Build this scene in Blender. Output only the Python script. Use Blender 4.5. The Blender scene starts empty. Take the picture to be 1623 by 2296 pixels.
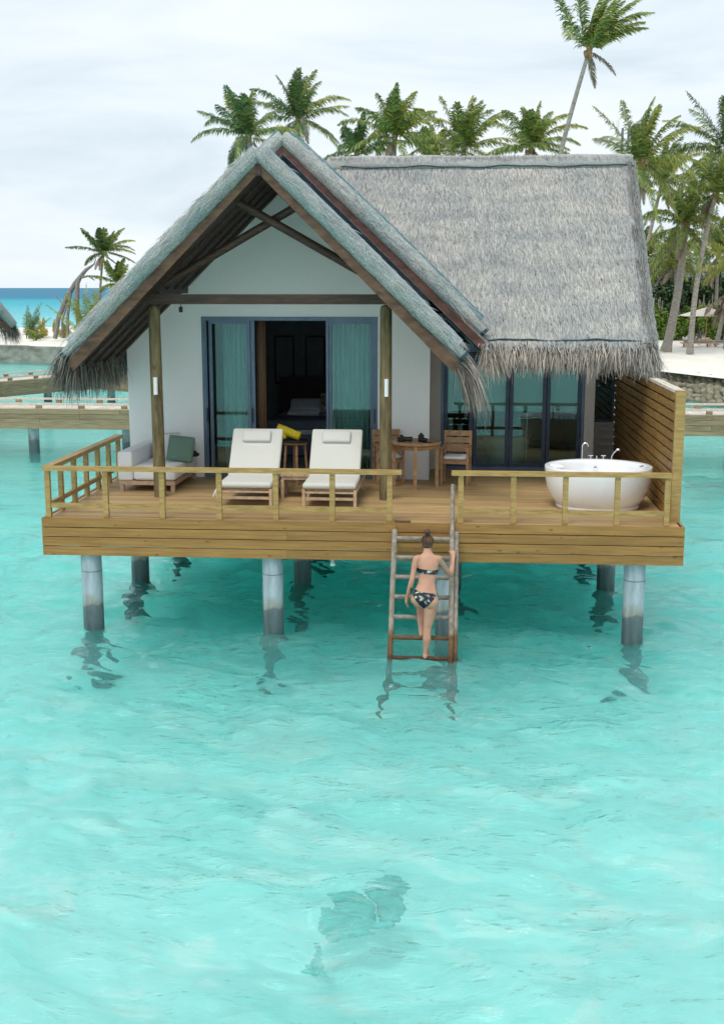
import bpy, bmesh, math, random
import numpy as np
from mathutils import Vector, Matrix
R = random.Random(7)
S = bpy.context.scene
COL = S.collection
rad = math.radians

# ------------------------------------------------------------------ camera, world, sun, exposure
cd = bpy.data.cameras.new('camera'); cam = bpy.data.objects.new('camera', cd); COL.objects.link(cam)
cam.location = (5.719, -16.035, 4.75)
cam.rotation_euler = (rad(90 - 10.66), 0, rad(4.5))
cd.sensor_fit = 'VERTICAL'; cd.sensor_height = 24; cd.sensor_width = 24; cd.lens = 24 * 2680 / 2296
cd.clip_start = .1; cd.clip_end = 20000
S.camera = cam
S.view_settings.view_transform = 'Standard'; S.view_settings.look = 'None'
S.view_settings.exposure = 0.12; S.view_settings.gamma = 1
SUN_EL = 62      # degrees; bright veiled sun high up

w = bpy.data.worlds.new('World'); S.world = w; w.use_nodes = True
nt = w.node_tree; N = nt.nodes; L = nt.links; N.clear()
def wn(t, **k):
    n = N.new(t)
    for a, b in k.items(): setattr(n, a, b)
    return n
out = wn('ShaderNodeOutputWorld'); mixs = wn('ShaderNodeMixShader')
bg1 = wn('ShaderNodeBackground'); bg2 = wn('ShaderNodeBackground')
sky = wn('ShaderNodeTexSky', sky_type='NISHITA', sun_disc=False)
sky.sun_elevation = rad(SUN_EL); sky.sun_rotation = rad(90+115); sky.dust_density = 2.0
L.new(sky.outputs[0], bg1.inputs[0]); bg1.inputs[1].default_value = .1
tc = wn('ShaderNodeTexCoord')
mp = wn('ShaderNodeMapping'); mp.inputs['Scale'].default_value = (1.0, 1.0, 4.2)
L.new(tc.outputs['Generated'], mp.inputs[0])
n1 = wn('ShaderNodeTexNoise'); n1.inputs['Scale'].default_value = 3.2; n1.inputs['Detail'].default_value = 8; n1.inputs['Roughness'].default_value = .55; n1.inputs['Distortion'].default_value = .35
L.new(mp.outputs[0], n1.inputs['Vector'])
cr = wn('ShaderNodeValToRGB')
e = cr.color_ramp.elements
e[0].position = .36; e[0].color = (.62, .715, .79, 1)
e[1].position = .64; e[1].color = (.83, .885, .93, 1)
x = e.new(.5); x.color = (.75, .83, .89, 1)
L.new(n1.outputs['Fac'], cr.inputs[0])
L.new(cr.outputs[0], bg2.inputs[0]); bg2.inputs[1].default_value = 1.10
mixs.inputs[0].default_value = .93
L.new(bg1.outputs[0], mixs.inputs[1]); L.new(bg2.outputs[0], mixs.inputs[2]); L.new(mixs.outputs[0], out.inputs[0])

sd = bpy.data.lights.new('sun', 'SUN'); sun = bpy.data.objects.new('sun', sd); COL.objects.link(sun)
sd.energy = 2.0; sd.angle = rad(26); sd.color = (1, .96, .9)
az = rad(-115)                # direction towards the sun in plan
sdir = Vector((math.cos(az) * math.cos(rad(SUN_EL)), math.sin(az) * math.cos(rad(SUN_EL)), math.sin(rad(SUN_EL))))
sun.rotation_euler = sdir.to_track_quat('Z', 'Y').to_euler()

# ------------------------------------------------------------------ helpers
class MB:
    def __init__(s): s.v = []; s.f = []; s.sm = []
    def add(s, vs, fs, smooth=False):
        o = len(s.v); s.v.extend([tuple(p) for p in vs]); s.f.extend([tuple(i + o for i in f) for f in fs]); s.sm.extend([smooth] * len(fs)); return s
    def box(s, x0, x1, y0, y1, z0, z1):
        return s.add([(x0,y0,z0),(x1,y0,z0),(x1,y1,z0),(x0,y1,z0),(x0,y0,z1),(x1,y0,z1),(x1,y1,z1),(x0,y1,z1)],
                     [(0,3,2,1),(4,5,6,7),(0,1,5,4),(1,2,6,5),(2,3,7,6),(3,0,4,7)])
    def obox(s, c, sx, sy, sz, M=None):
        M = M or Matrix.Identity(3); c = Vector(c)
        vs = [c + M @ Vector((a*sx/2, b*sy/2, d*sz/2)) for d in (-1,1) for a, b in ((-1,-1),(1,-1),(1,1),(-1,1))]
        return s.add(vs, [(0,3,2,1),(4,5,6,7),(0,1,5,4),(1,2,6,5),(2,3,7,6),(3,0,4,7)])
    def bar(s, a, b, wd, ht, up=(0,0,1)):
        a = Vector(a); b = Vector(b); d = (b - a).normalized(); up = Vector(up)
        r = d.cross(up)
        if r.length < 1e-4: r = d.cross(Vector((0,1,0)))
        r.normalize(); u = r.cross(d)
        vs = [p + r*x*wd/2 + u*y*ht/2 for p in (a, b) for x, y in ((-1,-1),(1,-1),(1,1),(-1,1))]
        return s.add(vs, [(0,1,2,3),(7,6,5,4),(0,4,5,1),(1,5,6,2),(2,6,7,3),(3,7,4,0)])
    def tube(s, pts, rr, seg=10, cap=True, ell=None, smooth=True):
        pts = [Vector(p) for p in pts]; n = len(pts)
        if not hasattr(rr, '__len__'): rr = [rr] * n
        vs = []; ref = None
        for i, p in enumerate(pts):
            d = (pts[min(i+1, n-1)] - pts[max(i-1, 0)]).normalized()
            if ref is None:
                ref = d.cross(Vector((0,1,0))) if abs(d.y) < .9 else d.cross(Vector((1,0,0)))
                ref.normalize()
            ref = (ref - d * ref.dot(d)).normalized(); q = d.cross(ref)
            for k in range(seg):
                t = 2*math.pi*k/seg
                vs.append(p + ref*math.cos(t)*rr[i] + q*math.sin(t)*rr[i]*(ell or 1))
        fs = [(i*seg+k, i*seg+(k+1)%seg, (i+1)*seg+(k+1)%seg, (i+1)*seg+k) for i in range(n-1) for k in range(seg)]
        s.add(vs, fs, smooth)
        if cap:
            s.add([vs[k] for k in range(seg)], [tuple(range(seg))[::-1]]); s.add([vs[(n-1)*seg+k] for k in range(seg)], [tuple(range(seg))])
        return s
    def ball(s, c, rx, ry=None, rz=None, seg=16, M=None):
        ry = ry or rx; rz = rz or rx; c = Vector(c); vs = []; h = seg // 2
        for j in range(1, h):
            for k in range(seg):
                t = math.pi*j/h; f = 2*math.pi*k/seg
                p = Vector((rx*math.sin(t)*math.cos(f), ry*math.sin(t)*math.sin(f), rz*math.cos(t)))
                vs.append(c + (M @ p if M else p))
        tp = Vector((0,0,rz)); bt = Vector((0,0,-rz)); vs += [c + (M @ tp if M else tp), c + (M @ bt if M else bt)]
        T = len(vs) - 2; B = T + 1; fs = []
        for k in range(seg):
            k2 = (k+1) % seg; fs.append((T, k, k2)); o = (h-2)*seg; fs.append((B, o+k2, o+k))
            for j in range(h-2): fs.append((j*seg+k, (j+1)*seg+k, (j+1)*seg+k2, j*seg+k2))
        return s.add(vs, fs, True)
    def prism(s, poly, off):
        poly = [Vector(p) for p in poly]; off = Vector(off); n = len(poly)
        return s.add(poly + [p + off for p in poly], [tuple(range(n)), tuple(range(2*n-1, n-1, -1))] + [(i, i+n, (i+1) % n + n, (i+1) % n) for i in range(n)])
    def lathe(s, c, prof, seg=32, sx=1, sy=1):
        vs = []
        for r_, z in prof:
            for k in range(seg):
                t = 2*math.pi*k/seg; vs.append((c[0]+r_*sx*math.cos(t), c[1]+r_*sy*math.sin(t), c[2]+z))
        n = len(prof)
        return s.add(vs, [(i*seg+k, i*seg+(k+1)%seg, (i+1)*seg+(k+1)%seg, (i+1)*seg+k) for i in range(n-1) for k in range(seg)], True)
    def rbox(s, c, sx, sy, sz, r=.03, M=None, n=3, puff=0):
        """soft-edged cushion block"""
        bm = bmesh.new(); bmesh.ops.create_cube(bm, size=1)
        for v in bm.verts: v.co = Vector((v.co.x*sx, v.co.y*sy, v.co.z*sz))
        bmesh.ops.bevel(bm, geom=list(bm.edges), offset=min(r, sz*.49, sx*.49, sy*.49), segments=n, profile=.5, affect='EDGES')
        if puff:
            bmesh.ops.subdivide_edges(bm, edges=[e for e in bm.edges if e.calc_length() > min(sx, sy)*.4], cuts=6, use_grid_fill=True)
            for v in bm.verts:
                k = max(0, 1-(2*v.co.x/sx)**2) * max(0, 1-(2*v.co.y/sy)**2); v.co.z *= 1 + puff*k
        bm.verts.index_update(); c = Vector(c)
        vs = [c + (M @ v.co if M else v.co) for v in bm.verts]; fs = [tuple(v.index for v in f.verts) for f in bm.faces]
        bm.free(); return s.add(vs, fs, True)
    def build(s, name, m, parent=None, loc=None):
        me = bpy.data.meshes.new(name); me.from_pydata(s.v, [], s.f); me.update()
        me.polygons.foreach_set('use_smooth', s.sm)
        me.materials.append(m)
        o = bpy.data.objects.new(name, me); COL.objects.link(o)
        if parent is not None:
            o.parent = parent
        if loc: o.location = loc
        return o
def at(o, loc, rz=0): o.location = loc; o.rotation_euler = (0, 0, rz); return o
def tag(o, label=None, cat=None, group=None, kind=None):
    if label: o['label'] = label
    if cat: o['category'] = cat
    if group: o['group'] = group
    if kind: o['kind'] = kind
    return o
def empty(name, loc, label, cat, group=None, rz=0):
    o = bpy.data.objects.new(name, None); COL.objects.link(o); o.location = loc; o.rotation_euler = (0,0,rz); o.empty_display_size = .1
    return tag(o, label, cat, group)
def copy_tree(o, parent=None):
    c = o.copy(); COL.objects.link(c)
    if parent: c.parent = parent
    for ch in [x for x in bpy.data.objects if x.parent == o]: copy_tree(ch, c)
    return c
def rotz(a): return Matrix.Rotation(a, 3, 'Z')

# ------------------------------------------------------------------ materials
def newmat(name):
    m = bpy.data.materials.new(name); m.use_nodes = True; t = m.node_tree; t.nodes.clear()
    return m, t
def nd(t, ty, ins=None, **k):
    n = t.nodes.new(ty)
    for a, b in k.items(): setattr(n, a, b)
    for a, b in (ins or {}).items():
        if isinstance(b, bpy.types.NodeSocket): t.links.new(b, n.inputs[a])
        else: n.inputs[a].default_value = b
    return n
def ramp(t, fac, stops, interp='LINEAR'):
    n = t.nodes.new('ShaderNodeValToRGB'); n.color_ramp.interpolation = interp
    el = n.color_ramp.elements
    while len(el) > 1: el.remove(el[-1])
    el[0].position = stops[0][0]; el[0].color = (*stops[0][1], 1)
    for p, c in stops[1:]:
        q = el.new(p); q.color = (*c, 1)
    t.links.new(fac, n.inputs[0]); return n.outputs[0]
def mult(t, a, b, fac=1.0, mode='MULTIPLY'):
    n = t.nodes.new('ShaderNodeMix'); n.data_type = 'RGBA'; n.blend_type = mode
    for i, v in ((0, fac), (6, a), (7, b)):
        if isinstance(v, bpy.types.NodeSocket): t.links.new(v, n.inputs[i])
        else: n.inputs[i].default_value = v if i == 0 else (*v, 1)
    return n.outputs[2]
def pmat(name, c0, c1, scale=8, stretch=(1,1,1), rough=.7, bump=.2, island=.0, detail=5, metal=0, spec=.4, knots=None, space='Object', contrast=(.35,.65), extra=None):
    m, t = newmat(name)
    tcn = nd(t, 'ShaderNodeTexCoord')
    src = tcn.outputs['Object']
    if space == 'World': src = nd(t, 'ShaderNodeNewGeometry').outputs['Position']
    mpn = nd(t, 'ShaderNodeMapping', {'Vector': src, 'Scale': stretch})
    vec = mpn.outputs[0]
    geo = nd(t, 'ShaderNodeNewGeometry')
    if island:
        ad = nd(t, 'ShaderNodeVectorMath', {0: vec}, operation='ADD')
        sc = nd(t, 'ShaderNodeVectorMath', {0: geo.outputs['Random Per Island'], 'Scale': 37.0}, operation='SCALE')
        t.links.new(sc.outputs[0], ad.inputs[1]); vec = ad.outputs[0]
    no = nd(t, 'ShaderNodeTexNoise', {'Vector': vec, 'Scale': scale, 'Detail': detail, 'Roughness': .6})
    c = ramp(t, no.outputs['Fac'], [(contrast[0], c0), (contrast[1], c1)])
    if island:
        b = ramp(t, geo.outputs['Random Per Island'], [(0, (1-island,)*3), (1, (1+island*.6,)*3)])
        c = mult(t, c, b)
    if knots:
        vo = nd(t, 'ShaderNodeTexVoronoi', {'Vector': nd(t, 'ShaderNodeMapping', {'Vector': src, 'Scale': knots[1]}).outputs[0], 'Scale': knots[0]})
        k = ramp(t, vo.outputs['Distance'], [(.0, (.28,.2,.13)), (.07, (.42,.32,.22)), (.13, (1,1,1))])
        c = mult(t, c, k, .8)
    if extra: c = extra(t, c, src)
    p = nd(t, 'ShaderNodeBsdfPrincipled', {'Base Color': c, 'Roughness': rough, 'Metallic': metal, 'Specular IOR Level': spec})
    if bump:
        bn = nd(t, 'ShaderNodeBump', {'Height': no.outputs['Fac'], 'Strength': bump, 'Distance': .02}); t.links.new(bn.outputs[0], p.inputs['Normal'])
    t.links.new(p.outputs[0], nd(t, 'ShaderNodeOutputMaterial').inputs[0])
    return m
M = {}
M['fascia'] = pmat('pine_fascia', (.24,.12,.032), (.37,.195,.055), 3, (.5,9,9), .6, .12, .14, knots=(1.0,(3.1,8,7.5)))
M['rail'] = pmat('pine_rail', (.30,.185,.058), (.46,.295,.105), 5, (1,6,6), .6, .1, .1)
M['railside'] = pmat('pine_rail_side', (.26,.17,.06), (.40,.27,.10), 5, (6,1,6), .6, .1, .1)
M['board'] = pmat('deck_board', (.34,.215,.095), (.53,.355,.165), 3, (.6,14,14), .5, .15, .22)
M['slat'] = pmat('slat_wood', (.16,.083,.022), (.38,.21,.06), 4, (3,2,7), .55, .15, .22)
M['slatdark'] = pmat('slat_dark', (.018,.012,.006), (.04,.026,.012), 4, (3,2,7), .7, .1)
M['jetty'] = pmat('weathered_board', (.20,.15,.085), (.36,.275,.16), 4, (.5,.5,9), .75, .15, .16)
M['jettytop'] = pmat('pale_board', (.50,.44,.36), (.68,.62,.53), 6, (3,.5,3), .8, .1, .12)
M['log'] = pmat('round_log', (.085,.065,.03), (.20,.16,.075), 5, (5,5,.7), .75, .3, knots=(1.3,(3,3,2.2)))
M['soffit'] = pmat('stained_soffit', (.022,.013,.009), (.065,.038,.025), 4, (6,3,6), .6, .2, .25)
M['barge'] = pmat('stained_barge', (.065,.034,.018), (.16,.088,.048), 5, (1,8,3), .55, .2, .1)
M['beam'] = pmat('stained_beam', (.028,.016,.010), (.075,.042,.026), 5, (.8,8,8), .55, .2, .1, knots=(1.0,(1.4,5,7)))
M['wall'] = pmat('white_render', (.82,.83,.82), (.87,.88,.87), 40, (1,1,1), .9, .12)
M['beige'] = pmat('beige_render', (.50,.47,.43), (.56,.53,.49), 30, (1,1,1), .9, .1)
M['grey'] = pmat('grey_gable_board', (.13,.16,.19), (.19,.22,.26), 10, (1,1,4), .8, .1)
M['alu'] = pmat('slate_aluminium', (.10,.155,.215), (.13,.19,.26), 6, (1,1,1), .35, .0, metal=.3)
M['aludark'] = pmat('dark_aluminium', (.035,.055,.09), (.05,.075,.12), 6, (1,1,1), .35, .0, metal=.3)
M['black'] = pmat('black_plastic', (.008,.008,.009), (.014,.014,.015), 6, (1,1,1), .4, .0)
M['fabric'] = pmat('cream_canvas', (.56,.55,.50), (.64,.63,.58), 160, (1,1,1), .95, .25)
M['whitefab'] = pmat('white_canvas', (.76,.76,.77), (.83,.83,.84), 120, (1,1,1), .95, .25)
M['sage'] = pmat('sage_cloth', (.12,.21,.155), (.16,.26,.20), 120, (1,1,1), .95, .2)
M['yellow'] = pmat('yellow_foam', (.62,.47,.012), (.75,.60,.03), 20, (1,1,1), .8, .3)
M['teak'] = pmat('teak', (.30,.165,.075), (.46,.275,.14), 6, (2,2,2), .5, .1, .15)
M['teakpale'] = pmat('pale_teak', (.42,.28,.17), (.56,.40,.27), 6, (2,2,2), .55, .1, .15)
M['tub'] = pmat('white_acrylic', (.80,.81,.82), (.84,.85,.86), 3, (1,1,1), .12, .0, spec=.5)
M['stonetub'] = pmat('white_stone_basin', (.62,.63,.60), (.70,.71,.68), 6, (1,1,1), .3, .0)
M['chrome'] = pmat('chrome', (.7,.72,.74), (.8,.82,.84), 3, (1,1,1), .12, .0, metal=1)
M['whitemetal'] = pmat('white_metal', (.75,.76,.77), (.8,.81,.82), 3, (1,1,1), .35, .0)
M['curtain'] = pmat('sheer_curtain', (.36,.44,.42), (.56,.64,.61), 5, (7,7,.25), .9, .4)
M['tan'] = pmat('tan_curtain', (.20,.12,.07), (.28,.175,.105), 5, (10,10,.2), .9, .4)
M['blind'] = pmat('roller_blind', (.52,.58,.54), (.58,.64,.60), 60, (1,1,.3), .9, .1)
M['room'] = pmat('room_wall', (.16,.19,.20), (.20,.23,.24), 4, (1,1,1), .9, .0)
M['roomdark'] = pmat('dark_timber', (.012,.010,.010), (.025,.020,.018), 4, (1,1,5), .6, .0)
M['linen'] = pmat('bed_linen', (.72,.75,.82), (.80,.83,.88), 8, (1,1,1), .9, .2)
M['greylinen'] = pmat('grey_throw', (.13,.16,.21), (.17,.20,.26), 12, (1,1,1), .9, .2)
M['pattern'] = pmat('patterned_pillow', (.10,.10,.09), (.50,.46,.34), 22, (1,1,1), .9, .2, contrast=(.42,.55))
M['sand'] = pmat('coral_sand', (.70,.66,.58), (.80,.765,.69), .9, (1,1,1), .95, .25, space='World', detail=9)
M['concrete'] = pmat('mossy_concrete', (.14,.145,.115), (.33,.32,.28), 1.1, (1,1,1.6), .9, .3, detail=9)
M['bag'] = pmat('sandbag', (.13,.12,.075), (.30,.27,.20), 3, (1,1,1), .9, .3, .35)
M['trunk'] = pmat('palm_trunk', (.19,.165,.14), (.36,.33,.29), 3, (1.5,1.5,7), .9, .5)
M['dead'] = pmat('dead_wood', (.14,.125,.12), (.30,.27,.255), 4, (3,3,.8), .9, .4)
M['bamboo'] = pmat('driftwood_pole', (.26,.23,.18), (.46,.42,.35), 3, (1,1,.5), .85, .2, .2)
M['sandal'] = pmat('dark_rubber', (.012,.014,.018), (.02,.022,.028), 4, (1,1,1), .7, .0)
M['canopy'] = pmat('cream_parasol', (.66,.60,.52), (.72,.66,.58), 5, (1,1,1), .9, .05)
M['rope'] = pmat('teal_rope', (.02,.055,.065), (.04,.09,.10), 30, (1,1,1), .8, .3)
M['clear'] = pmat('clear_plastic', (.6,.68,.68), (.75,.8,.8), 10, (1,1,1), .15, .0)

def stain_pile(t, c, src):
    z = nd(t, 'ShaderNodeSeparateXYZ', {0: nd(t, 'ShaderNodeNewGeometry').outputs['Position']}).outputs[2]
    nz = nd(t, 'ShaderNodeTexNoise', {'Scale': 6.0, 'Detail': 4.0, 'Vector': src}).outputs['Fac']
    a = nd(t, 'ShaderNodeMath', {0: nz, 1: .42}, operation='MULTIPLY').outputs[0]
    b = nd(t, 'ShaderNodeMath', {0: z, 1: a}, operation='ADD').outputs[0]
    r = ramp(t, b, [(.0, (.16,.20,.18)), (.25, (.24,.28,.27)), (.50, (.32,.35,.35)), (.54, (.74,.60,.44)), (.62, (.88,.84,.78)), (.72, (1,1,1))])
    return mult(t, c, r)
M['pile'] = pmat('concrete_pile', (.26,.30,.33), (.46,.52,.56), 3, (2.5,2.5,.5), .6, .15, detail=7, extra=stain_pile)
def stain_lad(t, c, src):
    z = nd(t, 'ShaderNodeSeparateXYZ', {0: nd(t, 'ShaderNodeNewGeometry').outputs['Position']}).outputs[2]
    nz = nd(t, 'ShaderNodeTexNoise', {'Scale': 9.0, 'Vector': src}).outputs['Fac']
    b = nd(t, 'ShaderNodeMath', {0: z, 1: nd(t, 'ShaderNodeMath', {0: nz, 1: .12}, operation='MULTIPLY').outputs[0]}, operation='ADD').outputs[0]
    r = ramp(t, b, [(.0, (.12,.08,.05)), (.10, (.22,.13,.07)), (.16, (.46,.28,.15)), (.36, (.55,.36,.20)), (.42, (1,1,1))])
    wv = nd(t, 'ShaderNodeTexWave', {'Vector': src, 'Scale': 24.0, 'Distortion': 1.5}, bands_direction='DIAGONAL').outputs['Fac']
    w2 = ramp(t, wv, [(0, (.62,.6,.58)), (.5, (1,1,1))])
    return mult(t, mult(t, c, r), w2)
M['wrapped'] = pmat('rope_wrapped', (.20,.165,.13), (.38,.33,.275), 14, (1,1,1), .85, .3, extra=stain_lad)

def thatch_mat(name, stops, rough=.85, tint=(1,1,1), teal=0):
    m, t = newmat(name)
    geo = nd(t, 'ShaderNodeNewGeometry')
    c = ramp(t, geo.outputs['Random Per Island'], stops)
    nz = nd(t, 'ShaderNodeTexNoise', {'Vector': geo.outputs['Position'], 'Scale': 1.3, 'Detail': 4.0}).outputs['Fac']
    c = mult(t, c, ramp(t, nz, [(.3, (.82,.84,.86)), (.7, (1.08,1.05,1.0))]))
    wv = nd(t, 'ShaderNodeTexWave', {'Vector': geo.outputs['Position'], 'Scale': .8, 'Distortion': 7.0, 'Detail': 4.0}, bands_direction='Z').outputs['Fac']
    c = mult(t, c, ramp(t, wv, [(.1, (.91,.92,.93)), (.6, (1.02,1.02,1.01))]))
    p = nd(t, 'ShaderNodeBsdfPrincipled', {'Base Color': c, 'Roughness': rough, 'Specular IOR Level': .2})
    t.links.new(p.outputs[0], nd(t, 'ShaderNodeOutputMaterial').inputs[0]); return m
M['blade'] = thatch_mat('thatch_blades', [(0,(.21,.23,.235)), (.2,(.33,.335,.335)), (.6,(.41,.41,.395)), (.88,(.47,.46,.435)), (1,(.56,.545,.51))])
M['fringe'] = thatch_mat('fringe_blades', [(0,(.10,.085,.075)), (.3,(.27,.235,.205)), (.65,(.44,.39,.345)), (1,(.60,.56,.50))])
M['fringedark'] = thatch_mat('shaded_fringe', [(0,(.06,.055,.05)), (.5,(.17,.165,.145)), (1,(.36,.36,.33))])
M['thatchbase'] = pmat('thatch_base', (.20,.21,.215), (.38,.38,.365), 25, (1,1,.4), .9, .5)
def net_extra(t, c, src):
    wv = nd(t, 'ShaderNodeTexWave', {'Vector': nd(t, 'ShaderNodeMapping', {'Vector': src, 'Scale': (1,1,1)}).outputs[0], 'Scale': 19.0, 'Distortion': 9.0, 'Detail': 3.0}, bands_direction='DIAGONAL').outputs['Fac']
    c = mult(t, c, ramp(t, wv, [(0, (.80,.82,.82)), (.6, (1,1,1))]))
    n2 = nd(t, 'ShaderNodeTexNoise', {'Vector': src, 'Scale': 2.2, 'Detail': 3.0}).outputs['Fac']
    return mult(t, c, ramp(t, n2, [(.38, (.72,.84,.86)), (.6, (1,1,1))]))
M['roll'] = pmat('netted_thatch_roll', (.19,.225,.225), (.48,.49,.455), 16, (3,1.2,3), .85, .6, detail=8, extra=net_extra)
M['rollpale'] = pmat('pale_netted_roll', (.27,.29,.28), (.58,.575,.54), 18, (2,2,2), .85, .6, detail=8, extra=net_extra)
M['netdark'] = pmat('teal_net', (.05,.13,.155), (.11,.22,.25), 30, (1,1,1), .8, .4)
M['rearbarge'] = pmat('red_stained_barge', (.07,.028,.020), (.15,.062,.045), 5, (1,8,3), .55, .2)
M['capthatch'] = pmat('bound_thatch', (.29,.295,.29), (.50,.49,.465), 26, (3,1,1), .9, .6, detail=8)
M['net'] = pmat('blue_net', (.17,.25,.30), (.30,.37,.41), 30, (1,1,1), .7, .5, detail=3)

def leaf_mat(name, stops, trans=.18, rough=.5):
    m, t = newmat(name)
    geo = nd(t, 'ShaderNodeNewGeometry')
    c = ramp(t, geo.outputs['Random Per Island'], stops)
    p = nd(t, 'ShaderNodeBsdfPrincipled', {'Base Color': c, 'Roughness': rough, 'Specular IOR Level': .4})
    tr = nd(t, 'ShaderNodeBsdfTranslucent', {'Color': c})
    mx = nd(t, 'ShaderNodeMixShader', {0: trans, 1: p.outputs[0], 2: tr.outputs[0]})
    t.links.new(mx.outputs[0], nd(t, 'ShaderNodeOutputMaterial').inputs[0]); return m
M['palm'] = leaf_mat('palm_leaf', [(0,(.045,.09,.022)), (.4,(.12,.19,.04)), (.8,(.26,.32,.06)), (1,(.46,.43,.11))])
M['palmdark'] = leaf_mat('palm_leaf_dark', [(0,(.03,.07,.03)), (.5,(.09,.16,.05)), (1,(.26,.32,.08))])
M['palmyel'] = leaf_mat('palm_leaf_yellow', [(0,(.12,.17,.03)), (.5,(.25,.30,.05)), (1,(.48,.42,.08))])
M['palmdry'] = leaf_mat('palm_leaf_dry', [(0,(.16,.13,.09)), (.5,(.28,.23,.16)), (1,(.42,.36,.26))])
M['orangeleaf'] = leaf_mat('orange_leaf', [(0,(.22,.25,.04)), (.5,(.46,.38,.05)), (1,(.56,.33,.07))])
M['bushdark'] = leaf_mat('bush_dark', [(0,(.02,.05,.025)), (.6,(.05,.10,.04)), (1,(.12,.19,.07))])
M['bushlight'] = leaf_mat('bush_light', [(0,(.06,.13,.02)), (.5,(.14,.25,.035)), (1,(.32,.42,.07))])
M['coconut'] = pmat('coconut', (.16,.10,.04), (.30,.20,.09), 8, (1,1,1), .7, .1)

def glass_mat(name, tint, ior=1.5, boost=1.0):
    m, t = newmat(name)
    fr = nd(t, 'ShaderNodeFresnel', {'IOR': ior})
    mu = nd(t, 'ShaderNodeMath', {0: fr.outputs[0], 1: boost}, operation='MULTIPLY', use_clamp=True)
    tr = nd(t, 'ShaderNodeBsdfTransparent', {'Color': (*tint, 1)})
    gl = nd(t, 'ShaderNodeBsdfGlossy', {'Color': (.72,.92,.92,1), 'Roughness': .0})
    mx = nd(t, 'ShaderNodeMixShader', {0: mu.outputs[0], 1: tr.outputs[0], 2: gl.outputs[0]})
    t.links.new(mx.outputs[0], nd(t, 'ShaderNodeOutputMaterial').inputs[0]); return m
M['glass'] = glass_mat('door_glass', (.70,.86,.85), 1.55, 1.6)

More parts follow.
